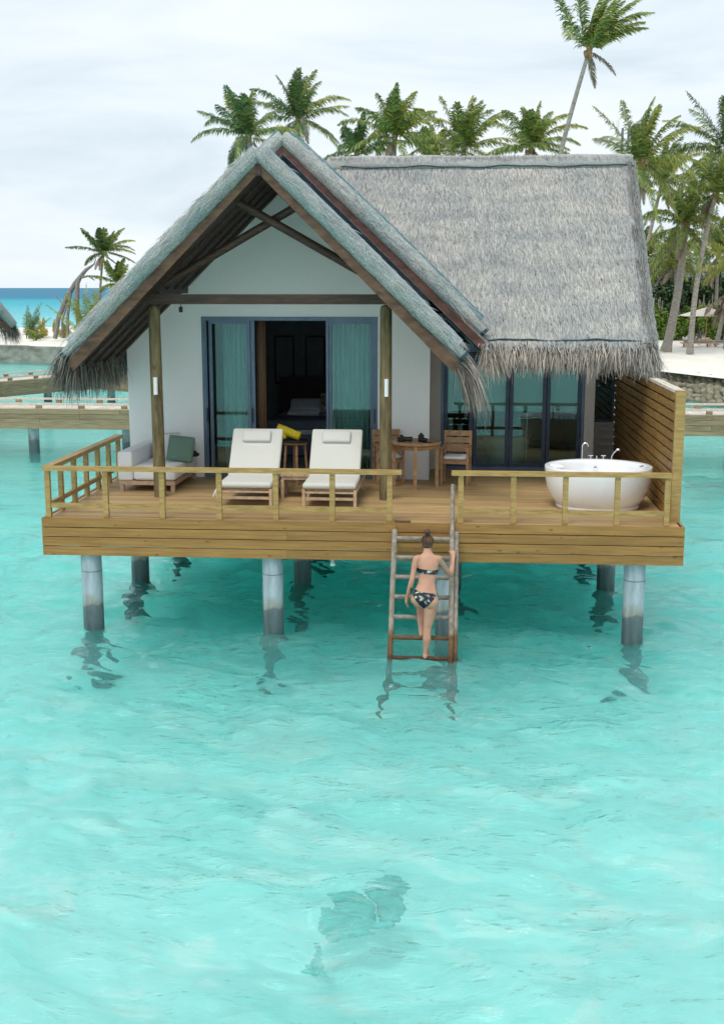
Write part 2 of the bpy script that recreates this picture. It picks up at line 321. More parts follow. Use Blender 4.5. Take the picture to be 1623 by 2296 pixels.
# ------------------------------------------------------------------ sea (structure)
def sea():
    def axis(lo, hi, step, far, n):
        core = np.arange(lo, hi + 1e-6, step)
        g = np.geomspace(step, far, n)
        return np.concatenate([lo - g[::-1], core, hi + g])
    X = axis(-3.5, 13.5, .045, 6000, 60); Y = axis(-9.5, 5.5, .045, 6000, 66)
    X = np.unique(np.round(X, 5)); Y = np.unique(np.round(Y, 5))
    gx, gy = np.meshgrid(X, Y); gz = np.zeros_like(gx)
    sx = np.gradient(X); sy = np.gradient(Y); sp = np.maximum(*np.meshgrid(sx, sy))
    rs = np.random.RandomState(3)
    for i in range(70):
        lam = .22 * (3.6/.22) ** rs.rand(); a = rad(78) + rs.randn()*.62
        k = 2*math.pi/lam; amp = .0056 * lam**.66 * (.5 + rs.rand())
        ph = rs.rand()*6.28
        warp = .35*np.sin(gx*.37 + i) + .3*np.sin(gy*.53 + i*1.7)
        th = k*(gx*math.cos(a) + gy*math.sin(a)) + ph + warp*1.3
        fade = np.clip((lam/sp - 2.5)/3, 0, 1)
        gz += fade*amp*(np.sin(th) + .25*np.sin(2*th + .6))
    V = np.stack([gx.ravel(), gy.ravel(), gz.ravel()], 1)
    ny, nx = gx.shape; idx = np.arange(nx*ny).reshape(ny, nx)
    F = np.stack([idx[:-1,:-1].ravel(), idx[:-1,1:].ravel(), idx[1:,1:].ravel(), idx[1:,:-1].ravel()], 1)
    me = bpy.data.meshes.new('sea'); me.vertices.add(len(V)); me.vertices.foreach_set('co', V.ravel())
    me.loops.add(F.size); me.loops.foreach_set('vertex_index', F.ravel().astype(np.int32))
    me.polygons.add(len(F)); me.polygons.foreach_set('loop_start', (np.arange(len(F))*4).astype(np.int32))
    me.update(calc_edges=True); me.polygons.foreach_set('use_smooth', [True]*len(F))
    o = bpy.data.objects.new('sea', me); COL.objects.link(o)
    m, t = newmat('lagoon_water')
    pos = nd(t, 'ShaderNodeNewGeometry').outputs['Position']
    sep = nd(t, 'ShaderNodeSeparateXYZ', {0: pos})
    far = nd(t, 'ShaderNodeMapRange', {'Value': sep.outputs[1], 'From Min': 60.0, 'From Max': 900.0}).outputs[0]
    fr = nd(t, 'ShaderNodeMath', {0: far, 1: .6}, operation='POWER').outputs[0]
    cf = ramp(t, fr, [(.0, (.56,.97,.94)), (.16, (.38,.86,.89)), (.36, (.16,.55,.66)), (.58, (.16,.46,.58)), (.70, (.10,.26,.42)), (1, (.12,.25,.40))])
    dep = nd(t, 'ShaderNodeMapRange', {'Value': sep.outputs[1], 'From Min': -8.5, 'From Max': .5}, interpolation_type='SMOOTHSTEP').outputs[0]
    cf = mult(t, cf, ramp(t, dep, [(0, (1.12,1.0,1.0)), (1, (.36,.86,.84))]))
    # pale and dark patches: sky reflections on the ripples painted into the water colour
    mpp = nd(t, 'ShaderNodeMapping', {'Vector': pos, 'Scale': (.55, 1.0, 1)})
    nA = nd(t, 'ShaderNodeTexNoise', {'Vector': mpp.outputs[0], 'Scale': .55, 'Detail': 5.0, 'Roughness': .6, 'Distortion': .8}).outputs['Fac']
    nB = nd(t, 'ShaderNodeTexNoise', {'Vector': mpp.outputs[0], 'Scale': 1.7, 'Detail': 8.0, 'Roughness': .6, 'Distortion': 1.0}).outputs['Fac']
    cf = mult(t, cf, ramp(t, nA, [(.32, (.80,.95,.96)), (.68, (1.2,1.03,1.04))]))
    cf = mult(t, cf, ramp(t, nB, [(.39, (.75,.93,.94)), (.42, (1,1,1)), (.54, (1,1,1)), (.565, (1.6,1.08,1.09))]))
    # fine ripples
    mp2 = nd(t, 'ShaderNodeMapping', {'Vector': pos, 'Scale': (.5, 1.0, 1), 'Rotation': (0,0,.18)})
    r1 = nd(t, 'ShaderNodeTexNoise', {'Vector': mp2.outputs[0], 'Scale': 6.0, 'Detail': 5.0, 'Roughness': .6, 'Distortion': 1.0}).outputs['Fac']
    r2 = nd(t, 'ShaderNodeTexNoise', {'Vector': mp2.outputs[0], 'Scale': 1.1, 'Detail': 6.0, 'Roughness': .6, 'Distortion': .4}).outputs['Fac']
    b1 = nd(t, 'ShaderNodeBump', {'Height': r1, 'Strength': 1.0, 'Distance': .05})
    b2 = nd(t, 'ShaderNodeBump', {'Height': r2, 'Strength': .75, 'Distance': .14, 'Normal': b1.outputs[0]})
    nrm = b2.outputs[0]
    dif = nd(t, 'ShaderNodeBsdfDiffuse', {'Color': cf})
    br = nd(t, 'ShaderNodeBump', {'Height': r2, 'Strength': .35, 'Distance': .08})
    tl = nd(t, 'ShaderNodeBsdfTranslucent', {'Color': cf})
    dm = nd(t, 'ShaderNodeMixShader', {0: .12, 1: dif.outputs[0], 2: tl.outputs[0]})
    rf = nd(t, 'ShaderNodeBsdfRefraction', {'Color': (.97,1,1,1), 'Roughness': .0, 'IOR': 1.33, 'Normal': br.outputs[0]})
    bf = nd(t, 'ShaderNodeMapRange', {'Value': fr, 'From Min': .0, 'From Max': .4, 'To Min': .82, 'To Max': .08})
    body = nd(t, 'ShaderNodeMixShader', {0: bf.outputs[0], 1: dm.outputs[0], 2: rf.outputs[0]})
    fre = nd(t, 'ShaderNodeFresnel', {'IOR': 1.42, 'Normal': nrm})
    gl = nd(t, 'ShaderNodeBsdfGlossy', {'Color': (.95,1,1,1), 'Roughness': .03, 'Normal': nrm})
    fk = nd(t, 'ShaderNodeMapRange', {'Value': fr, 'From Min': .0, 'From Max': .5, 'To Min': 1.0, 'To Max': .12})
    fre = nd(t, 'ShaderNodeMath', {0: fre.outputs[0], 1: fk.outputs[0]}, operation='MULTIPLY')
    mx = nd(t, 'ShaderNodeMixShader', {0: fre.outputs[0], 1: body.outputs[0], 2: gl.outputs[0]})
    on = nd(t, 'ShaderNodeOutputMaterial'); t.links.new(mx.outputs[0], on.inputs['Surface'])
    va = nd(t, 'ShaderNodeVolumeAbsorption', {'Color': (.0,.95,.905,1), 'Density': .19}); t.links.new(va.outputs[0], on.inputs['Volume'])
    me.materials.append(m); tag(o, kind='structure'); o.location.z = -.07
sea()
sb = MB(); nX = 80
vs = []; 
for j in range(nX+1):
    for i in range(nX+1):
        x = math.copysign(abs(2*i/nX-1)**3, 2*i/nX-1)*6000; y = -300 + (j/nX)**3*6500; vs.append((x, y, -1.25 - 1.25*max(0, min(1, (y+9)/8.5)) + .15*math.sin(x*.4)*math.cos(y*.33)))
sb.add(vs, [(j*(nX+1)+i, j*(nX+1)+i+1, (j+1)*(nX+1)+i+1, (j+1)*(nX+1)+i) for j in range(nX) for i in range(nX)], True)
M['seabed'] = pmat('seabed_sand', (.83,.89,.88), (.96,.97,.95), 1.1, (.6,1.2,1), .9, .2, space='World', detail=7, contrast=(.40,.58))
tag(sb.build('seabed', M['seabed']), kind='structure')

# ------------------------------------------------------------------ beach (structure)
def hill(x, y):
    z = .95 + .12*math.sin(x*.31 + 1)*math.sin(y*.23) + .05*math.sin(x*1.1+y*.7)
    if x < -8 and y > 62: z += .75*math.exp(-((x+20.5)/4.2)**2 - ((y-74)/5.5)**2) + .35*math.exp(-((x+30)/6)**2 - ((y-75)/5)**2)
    if x > 14: z += .3*max(0, min(1, (y-60)/20))
    return z
# the shoreline in plan, from left (far) to right (near)
SH = [(-70,63.5),(-40,62.2),(-24,60.9),(-16,58.2),(-6,54),(4,48),(12,42.8),(14.6,41.0),(17.2,35.0),(21,30),(30,24),(60,15)]
def shore_y(x):
    for (a, b), (c, d) in zip(SH, SH[1:]):
        if a <= x <= c: return b + (d-b)*(x-a)/(c-a)
    return SH[0][1] if x < SH[0][0] else SH[-1][1]
bx = MB(); cols = 110; rows = 46; vs = []
for j in range(rows+1):
    for i in range(cols+1):
        x = -70 + 130*i/cols
        y0 = shore_y(x) + .35
        back = 104 if x < -4 else 104 + 90*min(1, (x+4)/16)
        tt = (j/rows)**1.5; y = y0 + (back-y0)*tt
        z = hill(x, y) * min(1, max(-.6, (1-tt)*(9 if x < -4 else 30)-.6 if tt > .86 else 1))
        if j == 0: z = .93
        vs.append((x, y, z))
bx.add(vs, [(j*(cols+1)+i, j*(cols+1)+i+1, (j+1)*(cols+1)+i+1, (j+1)*(cols+1)+i) for j in range(rows) for i in range(cols)], True)
tag(bx.build('beach', M['sand']), kind='structure')

# concrete sea wall on the left, sandbag revetment on the right
sw = MB()
pts = [(-70,63.5),(-40,62.2),(-24,60.9),(-16,58.2),(-6,54),(4,48)]
for (a, b), (c, d) in zip(pts, pts[1:]):
    sw.add([(a,b-.1,-1.9),(c,d-.1,-1.9),(c,d+.1,.97),(a,b+.1,.97),(a,b+1.0,.98),(c,d+1.0,.98),(c,d+1.0,-1.9),(a,b+1.0,-1.9)],
           [(0,1,2,3),(3,2,5,4),(4,5,6,7),(0,3,4,7),(1,6,5,2)])
tag(sw.build('sea_wall', M['concrete']), 'grey mossy concrete sea wall holding the sand on the left', 'sea wall')
sgw = empty('sandbag_revetment', (14.6, 41, 0), 'stepped revetment of piled grey-green sandbags below the right-hand beach', 'revetment')
sg = MB(); rr = random.Random(5)
def alongs(pts, step):
    res = []
    for (a, b), (c, d) in zip(pts, pts[1:]):
        ln = math.hypot(c-a, d-b); n = int(ln/step)
        for k in range(n): res.append((a+(c-a)*k/n, b+(d-b)*k/n, math.atan2(d-b, c-a)))
    return res
base = [(9.5,44.4),(12,42.8),(14.6,41.0),(17.2,35.0),(21,30),(25,27)]
for ri, (off, z) in enumerate([(-.55,-.02),(-.40,.14),(-.22,.30),(-.08,.46),(.55,.62),(.72,.78)]):
    for x, y, a in alongs(base, .50):
        nx_, ny_ = -math.sin(a), math.cos(a)
        jx = rr.uniform(-.06,.06)
        Mx = rotz(a + rr.uniform(-.25,.25)) @ Matrix.Rotation(rr.uniform(-.35,.35) + .3, 3, 'Y')
        sg.ball((x + nx_*(off+jx) + (.2 if ri % 2 else 0)*math.cos(a), y + ny_*(off+jx) + (.2 if ri % 2 else 0)*math.sin(a), z + rr.uniform(-.02,.02)), .33*rr.uniform(.9,1.1), .26, .13*rr.uniform(.85,1.15), 10, Mx)
o = sg.build('sandbag_pile', M['bag'], sgw); o.matrix_parent_inverse = Matrix.Translation((-14.6,-41,0))
lg = MB()
for (a, b), (c, d) in zip(base, base[1:]):
    an = math.atan2(d-b, c-a); nx_, ny_ = -math.sin(an), math.cos(an)
    q = lambda p, o_, z: (p[0]+nx_*o_, p[1]+ny_*o_, z)
    A_, B_ = (a,b), (c,d)
    lg.add([q(A_,-.3,-1.9), q(B_,-.3,-1.9), q(B_,-.05,.42), q(A_,-.05,.42), q(B_,.6,.5), q(A_,.6,.5), q(B_,.8,.84), q(A_,.8,.84), q(B_,1.5,.86), q(A_,1.5,.86), q(B_,1.5,-1.9), q(A_,1.5,-1.9)],
           [(0,1,2,3),(3,2,4,5),(5,4,6,7),(7,6,8,9),(9,8,10,11),(1,10,8,6,4,2),(0,3,5,7,9,11)])
o = lg.build('ledge', M['concrete'], sgw); o.matrix_parent_inverse = Matrix.Translation((-14.6,-41,0))
#PART2
# ------------------------------------------------------------------ timber deck on concrete piles
D = 1.58
def wb(mb, name, m, root, parent=None):
    """build from world coordinates under an unrotated root"""
    l = root.location; mb.v = [(x-l.x, y-l.y, z-l.z) for x, y, z in mb.v]
    return mb.build(name, m, parent or root)
def wbr(mb, name, m, root, parent=None):
    """build from local coordinates"""
    return mb.build(name, m, parent or root)
deck = empty('timber_deck', (0, 0, 0), 'pine sun deck on concrete piles standing in the lagoon in front of the villa', 'deck')
b = MB(); y = .03; k = 0
while y < 9.4:
    xs = [0.03]; 
    while xs[-1] < 8.2: xs.append(min(8.74, xs[-1] + R.uniform(2.4, 4.4)))
    if xs[-1] < 8.74: xs[-1] = 8.74
    for a_, c_ in zip(xs, xs[1:]): b.box(a_+.002, c_-.002, y, y+.112, 1.552, D + R.uniform(-.0012,.0012))
    y += .118
wb(b, 'decking', M['board'], deck)
b = MB()
for x in np.arange(.25, 8.7, .6): b.box(x, x+.07, .1, 9.3, 1.40, 1.548)
for y in (.15, 3.0, 5.85, 8.7): b.box(.05, 8.72, y, y+.2, 1.20, 1.398)
wb(b, 'joists', M['slatdark'], deck)
b = MB(); h = .134
for i in range(4):
    z1 = 1.578 - i*h; z0 = z1 - h + .011
    cuts = {0: [-.03, 4.93, 5.72, 8.80], 1: [-.03, 3.42, 8.80], 2: [-.03, 8.80], 3: [-.03, 3.42, 8.80]}[i]
    for a_, c_ in zip(cuts, cuts[1:]):
        dv = .012 if (i == 0 and abs(a_-4.93) < .01) else 0
        b.box(a_+.0015, c_-.0015, -.035+dv, .0+dv, z0, z1)
wb(b, 'fascia', M['fascia'], deck)
b = MB()
for i in range(4):
    z1 = 1.578 - i*h; z0 = z1 - h + .006
    b.box(-.032, .0, .002, 9.3, z0, z1)
wb(b, 'fascia', M['slat'], deck)
b = MB()
for i in range(4):
    z1 = 1.578 - i*h; z0 = z1 - h + .006; b.box(8.77, 8.802, .002, 9.3, z0, z1)
wb(b, 'fascia', M['slat'], deck)
b = MB(); b.box(4.90, 5.12, .02, .10, 1.582, 1.594); wb(b, 'threshold_strip', M['barge'], deck)
piles = [(.60,.15),(3.19,.16),(5.62,.24),(8.19,.17),(.53,2.98),(3.22,3.15),(5.7,3.1),(8.18,3.1),(.55,5.9),(3.2,5.9),(5.7,5.9),(8.15,5.9)]
pp = None
for x, y in piles:
    if pp is None:
        b = MB(); b.tube([(0,0,-1.9),(0,0,.96),(0,0,.99),(0,0,1.4)], [.145,.145,.145,.143], 28)
        pp = b.build('pile', M['pile'], deck, (x, y, 0))
        c = MB(); c.tube([(0,0,.80),(0,0,.806)], .1475, 28); c.build('joint_ring', M['roomdark'], pp)
    else: 
        q = copy_tree(pp, deck); q.location = (x, y, 0)
b = MB(); b.tube([(4.04,.1,1.06),(4.04,.1,.99),(4.045,.06,.955)], [.02,.03,.035], 14)
tag(wb(b, 'outlet_pipe', M['clear'], empty('drain_outlet', (4.04,.1,1.0), 'small clear drain outlet hanging under the deck edge left of the ladder', 'pipe')))

# railings
def railing(name, loc, label, posts, z0, zt, rail_span, side=None):
    r = empty(name, loc, label, 'railing')
    for x in posts:
        b = MB(); b.box(x-.036, x+.036, .02, .085, z0+.001, zt-.062); wb(b, 'post', M['rail'], r)
    b = MB(); b.box(rail_span[0], rail_span[1], .0, .105, zt-.06, zt); wb(b, 'top_rail', M['rail'], r)
    for a_, c_ in zip(posts, posts[1:]):
        b = MB(); b.box(a_+.038, c_-.038, .03, .07, z0+.135, z0+.20); wb(b, 'bottom_rail', M['rail'], r)
    return r
rl = railing('deck_railing', (0,0,D), 'yellowish pine railing round the left front corner of the deck, in front of the loungers', [.055,.876,1.676,2.475,3.263,4.044,4.832], D, 2.30, (.0,4.995))
for y in (.62,1.22,1.82,2.42,3.02,3.60):
    b = MB(); b.box(.02,.085,y-.036,y+.036,D+.001,2.238); wb(b, 'post', M['railside'], rl)
b = MB(); b.box(-.01,.115,.107,3.70,2.242,2.302); wb(b, 'top_rail', M['railside'], rl)
b = MB(); b.box(.032,.072,.10,3.58,1.72,1.785); wb(b, 'bottom_rail', M['railside'], rl)
railing('deck_railing', (5.7,0,D), 'yellowish pine railing between the ladder and the slatted screen, in front of the bathtub', [5.80,6.509,7.207,7.9,8.56], D, 2.30, (5.67,8.60))

# slatted privacy screen
ps = empty('privacy_screen', (8.71,3.4,D), 'tall brown slatted timber privacy screen closing the right end of the deck', 'screen')
b = MB(); b.box(8.655,8.785,.28,.36,D,3.385); wb(b, 'end_post', M['rail'], ps)
b = MB(); b.box(8.655,8.785,.363,6.62,3.345,3.385); wb(b, 'cap_board', M['jettytop'], ps)
for y in (2.4,4.5,6.54):
    b = MB(); b.box(8.69,8.75,y,y+.07,D,3.344); wb(b, 'post', M['slatdark'], ps)
pitch = (3.343-D)/13
for i in range(13):
    b = MB(); z1 = 3.343 - i*pitch; 
    cuts = [.362, R.uniform(2.2,2.7) if i % 2 else 4.52, 6.6]
    for a_, c_ in zip(cuts, cuts[1:]): b.box(8.66,8.688,a_,c_-.003,z1-pitch+.026,z1)
    wb(b, 'slat', M['slat'], ps)
b = MB()
for i in range(13):
    z1 = 3.343 - i*pitch - .004; b.box(8.752,8.78,.362,6.6,z1-pitch+.030,z1)
wb(b, 'back_boarding', M['slatdark'], ps)

# ------------------------------------------------------------------ villa
villa = empty('overwater_villa', (3.0,6,D), 'white overwater villa with steep grey thatched roofs and blue-framed glass doors', 'villa')
V = lambda mb, name, m, parent=None: wb(mb, name, m, villa, parent)
UC, ZA, SL = 2.90, 6.46, .97          # porch gable: centre, barge-top apex, slope
MC, ZM, SM = 3.03, 6.86, .945         # main gable
def zp(u): return ZA - SL*abs(u-UC)
def zm(u): return ZM - SM*abs(u-MC)
def extr(mb, poly, y0, y1): return mb.prism([(x, y0, z) for x, z in poly], (0, y1-y0, 0))
WU0, WU1, WV = .22, 5.28, 3.75
b = MB()
extr(b, [(WU0,D),(1.49,D),(1.49,zp(1.49)-.06),(WU0,zp(WU0)-.06)], WV, WV+.2)
extr(b, [(4.42,D),(WU1,D),(WU1,zp(WU1)-.06),(4.42,zp(4.42)-.06)], WV, WV+.2)
extr(b, [(1.49,4.27),(4.42,4.27),(4.42,zp(4.42)-.06),(UC,ZA-.06),(1.49,zp(1.49)-.06)], WV, WV+.2)
b.box(WU0,WU0+.2,WV+.2,9.3,D,3.75)
V(b, 'wall', M['wall'])
b = MB(); b.box(WU1-.2,WU1,WV+.2,4.929,D,4.3); b.box(WU1-.2,5.45,4.93,5.08,D,4.3); V(b, 'wall', M['beige'])
b = MB(); b.box(8.10,8.66,6.5,6.62,D,2.27); V(b, 'wall', M['beige']); b = MB(); b.box(8.10,8.66,6.5,6.62,3.5,4.6); V(b, 'wall', M['beige'])
b = MB(); b.box(7.94,8.11,4.93,5.1,D,4.7); b.box(7.94,8.09,5.1,9.3,D,4.6); b.box(WU0+.2,8.09,9.2,9.3,D,4.6); b.box(5.45,7.94,4.95,5.08,4.42,5.3); V(b, 'wall', M['beige'])
# grey gable board between the two roofs
b = MB()
extr(b, [(MC,ZM-.05),(5.27,zm(5.27)-.05),(5.27,zp(5.27)+.02),(UC,ZA+.02),(MC-.13,ZA+.1)], 3.05, 3.12)
extr(b, [(MC-.13,ZA+.1),(UC,ZA+.02),(.6,zp(.6)+.02),(.6,zm(.6)-.05),(MC,ZM-.05)], 3.05, 3.12)
V(b, 'gable_board', M['grey'])
# interior shell
def frame_(u0,u1,z0,z1,v0,v1,t): b = MB(); b.box(u0,u0+t,v0,v1,z0,z1); b.box(u1-t,u1,v0,v1,z0,z1); b.box(u0+t,u1-t,v0,v1,z1-t,z1); b.box(u0+t,u1-t,v0,v1,z0,z0+t); return b
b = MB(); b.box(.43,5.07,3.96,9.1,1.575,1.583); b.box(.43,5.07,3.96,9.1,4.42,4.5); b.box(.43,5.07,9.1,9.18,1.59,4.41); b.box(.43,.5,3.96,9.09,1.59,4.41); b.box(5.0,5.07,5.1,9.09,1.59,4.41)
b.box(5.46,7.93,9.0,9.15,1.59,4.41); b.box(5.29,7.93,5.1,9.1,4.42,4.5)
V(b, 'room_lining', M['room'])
b = MB(); b.box(.3,8.5,4.35,9.25,.32,1.19); V(b, 'light_block_slab', M['roomdark'])  # unseen slab added to block light and reflections from behind under the deck
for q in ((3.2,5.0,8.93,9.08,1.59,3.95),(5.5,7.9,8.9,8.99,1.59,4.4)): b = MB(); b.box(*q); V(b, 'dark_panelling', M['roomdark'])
for u0, z0 in ((1.9,2.75),(2.55,2.75)):
    b = frame_(u0, u0+.42, z0, z0+1.0, 9.05, 9.09, .03); V(b, 'picture_frame', M['roomdark'])

def frame(mb, u0, u1, z0, z1, v0, v1, t):
    mb.box(u0,u0+t,v0,v1,z0,z1); mb.box(u1-t,u1,v0,v1,z0,z1); mb.box(u0+t,u1-t,v0,v1,z1-t,z1); mb.box(u0+t,u1-t,v0,v1,z0,z0+t); return mb
b = frame(MB(), 1.492,4.418,D+.002,4.268,WV-.012,WV+.12,.062); b.box(1.555,1.575,WV+.0,WV+.02,D+.07,4.20)
sdoor = V(b, 'sliding_door', M['alu'])
for u0, u1, v0 in ((1.60,2.29,3.80),(2.24,2.375,3.762),(3.60,4.355,3.80),(3.565,3.66,3.762)):
    if u1-u0 > .3:
        b = frame(MB(), u0,u1,D+.066,4.204,v0,v0+.035,.055); V(b, 'door_leaf', M['alu'], sdoor)
        b = MB(); b.box(u0+.056,u1-.056,v0+.014,v0+.02,D+.125,4.148); V(b, 'glass_pane', M['glass'], sdoor)
    else:
        b = MB(); b.box(u0,(u0+u1)/2-.006,v0,v0+.035,D+.066,4.204); b.box((u0+u1)/2+.006,u1,v0+.01,v0+.034,D+.066,4.204); V(b, 'door_leaf', M['alu'], sdoor)
for u in (1.565,2.33,4.375):
    b = MB(); b.box(u-.008,u+.008,3.715,3.737,2.52,2.76); V(b, 'handle', M['black'], sdoor)
# folding glass doors, four leaves, transom above
b = frame(MB(), 5.452,7.938,D+.002,3.70,4.95,5.05,.05); fd = V(b, 'folding_door', M['alu'])
b = frame(MB(), 5.452,7.938,3.702,4.41,4.95,5.05,.06); 
for u in (6.08,6.7,7.32): b.box(u-.03,u+.03,4.95,5.05,3.762,4.35)
V(b, 'transom_frame', M['alu'], fd)
b = MB(); b.box(5.512,7.878,4.99,4.996,3.763,4.349); V(b, 'glass_pane', M['glass'], fd)
ed = [5.505,6.117,6.73,7.342,7.885]
ed = [5.505,6.015,6.645,7.285,7.885]
for a_, c_ in zip(ed, ed[1:]):
    b = frame(MB(), a_+.006,c_-.006,D+.054,3.648,4.952,5.01,.062); V(b, 'door_leaf', M['aludark'], fd)
    b = MB(); b.box(a_+.069,c_-.069,4.98,4.988,D+.117,3.585); V(b, 'glass_pane', M['glass'], fd)
# narrow window in the side bay
b = frame(MB(), 8.115,8.645,2.275,3.495,6.49,6.56,.045); wn_ = V(b, 'window', M['aludark'])
b = MB(); b.box(8.161,8.599,6.52,6.528,2.321,3.449); V(b, 'glass_pane', M['glass'], wn_)
b = MB(); b.box(8.111,8.65,6.63,8.6,D,4.3); V(b, 'service_bay', M['roomdark'])
# blinds
b = MB()
for a_, c_ in zip(ed, ed[1:]): b.box(a_+.02,c_-.02,5.12,5.128,2.60,3.72)
V(b, 'roller_blind', M['blind'])

# porch roof
def slab(mb, top, t): return mb.prism(top, (0,0,-t))
b = MB(); y0, y1 = 1.24, 3.9
for s in (-1, 1):
    ue = UC + s*2.86
    q = [(UC,y0,ZA+.2),(ue,y0,zp(ue)+.2),(ue,y1,zp(ue)+.2),(UC,y1,ZA+.2)]
    slab(b, q, .2)
V(b, 'porch_roof', M['thatchbase']).name = 'porch_roof'
b = MB()
for s in (-1, 1):
    for k in range(16):       # soffit boards running down the slope
        ya = y0 + k*(WV-y0)/16; yb = y0 + (k+1)*(WV-y0)/16 - .006
        ue = UC + s*2.84; slab(b, [(UC,ya,ZA-.115),(ue-s*.08,ya,zp(ue)-.115+.08*SL),(ue-s*.08,yb,zp(ue)-.115+.08*SL),(UC,yb,ZA-.115)], .03)
V(b, 'soffit', M['soffit'])
for y in (1.75,2.3,2.85,3.4):
    b = MB()
    for s in (-1, 1):
        ue = UC + s*2.8; slab(b, [(UC+s*.001,y-.03,ZA-.146),(ue,y-.03,zp(ue)-.146),(ue,y+.03,zp(ue)-.146),(UC+s*.001,y+.03,ZA-.146)], .05)
    V(b, 'rafter', M['soffit'])
for s in (-1, 1):
    b = MB(); ue = UC + s*2.87
    b.prism([(UC+s*.002,1.195,ZA),(ue,1.195,zp(ue)),(ue-s*.09,1.195,zp(ue)-.14),(UC+s*.002,1.195,ZA-.14)], (0,.042,0)); V(b, 'barge_board', M['barge'])
    b = MB(); b.box(min(ue,ue-s*.03),max(ue,ue-s*.03),1.24,3.72,zp(ue)-.10,zp(ue)-.002); V(b, 'eave_board', M['soffit'])
b = MB(); b.box(UC-.04,UC+.04,1.175,1.194,ZA-.17,ZA-.01); V(b, 'barge_board', M['beam'])
for y in (1.75,):
    b = MB(); b.box(.88,4.86,y-.055,y+.055,4.50,4.645); V(b, 'tie_beam', M['beam'])
    for x in (1.23,4.69):
        b = MB(); b.box(x-.055,x+.055,WV-.02-1.9,WV,4.648,4.76); V(b, 'side_beam', M['beam'])
b = MB(); b.tube([(1.36,1.83,4.79),(3.46,1.83,5.965)], .062, 12); V(b, 'scissor_brace', M['beam'])
b = MB(); b.tube([(4.62,1.70,4.79),(2.50,1.70,5.97)], .062, 12); V(b, 'scissor_brace', M['beam'])
for x, zt in ((1.205,4.48),(4.672,4.495)):
    b = MB(); b.tube([(x+.0,1.80,D),(x,1.79,2.6),(x,1.77,zt-.07),(x,1.77,zt-.02),(x,1.77,zt)], [.094,.091,.088,.07,.03], 20); V(b, 'column', M['log'])

# rolls of netted thatch along the verges
def roll(name, uc, z0, s, sl, y, u1, r0, r1, mat, bulge=.13, yo=0):
    pts, rs = [], []
    for i in range(23):
        t = i/22; u = uc + s*(u1*t); z = z0 - sl*u1*t + bulge*math.sin(math.pi*t)*.8
        rs.append(r0 + (r1-r0)*math.sin(math.pi*min(1,t*1.05))**.6 - .035*max(0,(t-.82)/.18) + .006*math.sin(i*2.3))
        pts.append((u, y + yo*t, z))
    b = MB(); b.tube(pts, rs, 22); return V(b, name, mat), pts, rs
RL = {}
for s in (-1, 1):
    o, p, r_ = roll('verge_roll', UC, ZA+.15, s, SL, 1.22, 2.93, .098, .125, M['roll'], .035)
    b = MB(); b.tube([Vector(p[-1])+Vector((-s*.03,0,.03)), Vector(p[-1])+Vector((s*.01,0,-.01))], r_[-1]+.012, 22); V(b, 'binding_rope', M['rope'], o)
    # net-wrapped top of the roof behind the roll
    b = MB(); b.tube([(x+ (s*.05), yy+.14, z+.035) for x, yy, z in p[:-1]], [.085]*len(p[:-1]), 12); V(b, 'net_wrap', M['net'], o)
    o, p, r_ = roll('verge_roll', MC, ZM+.145, s, SM, 2.76, 3.12, .098, .135, M['rollpale'], .05)
    b = MB(); b.tube([(x+ (s*.06), yy+.15, z+.03) for x, yy, z in p[:-1]], [.10]*len(p[:-1]), 12); V(b, 'net_wrap', M['netdark'], o)
    b = MB(); b.tube([Vector(p[-1])+Vector((-s*.03,0,.03)), Vector(p[-1])+Vector((s*.01,0,-.01))], r_[-1]+.012, 22); V(b, 'binding_rope', M['rope'], o)
    b = MB(); ue = MC + s*3.13
    b.prism([(MC+s*.002,2.715,ZM),(ue,2.715,zm(ue)),(ue-s*.07,2.715,zm(ue)-.095),(MC+s*.002,2.715,ZM-.095)], (0,.04,0)); V(b, 'barge_board', M['rearbarge'])
    b = MB(); slab(b, [(MC,2.76,ZM-.01),(ue,2.76,zm(ue)-.01),(ue,3.04,zm(ue)-.01),(MC,3.04,ZM-.01)], .03); V(b, 'soffit', M['soffit'])

# main roof
RV, EV, RZ, EZ, XR = 6.1, 2.8, 6.98, 3.93, 8.63
SR = .965
sf = (RZ-EZ)/(RV-EV)
UE = MC + (RZ-EZ)/SR
b = MB(); T = .24
slab(b, [(MC,RV,RZ),(UE,EV,EZ),(XR,EV,EZ),(XR,RV,RZ)], T)
slab(b, [(MC,2.74,RZ),(UE,2.74,EZ),(UE,EV,EZ),(MC,RV,RZ)], T)
UL = MC - (RZ-EZ)/SR
slab(b, [(MC,2.74,RZ),(MC,9.4,RZ),(UL,9.4,EZ),(UL,2.74,EZ)], T)
slab(b, [(MC,RV,RZ),(XR,RV,RZ),(XR,9.4,EZ),(MC,9.4,EZ)], T)
roof = V(b, 'main_roof', M['thatchbase'])
b = MB(); 
slab(b, [(MC,RV,RZ-T-.004),(UE,EV,EZ-T-.004),(XR-.02,EV,EZ-T-.004),(XR-.02,RV,RZ-T-.004)], .03)
V(b, 'soffit', M['soffit'])
b = MB(); extr(b, [(0,0)]*0 or [(8.0,4.6),(8.0,4.7),(8.08,4.7),(8.08,4.6)], 3.0, 9)
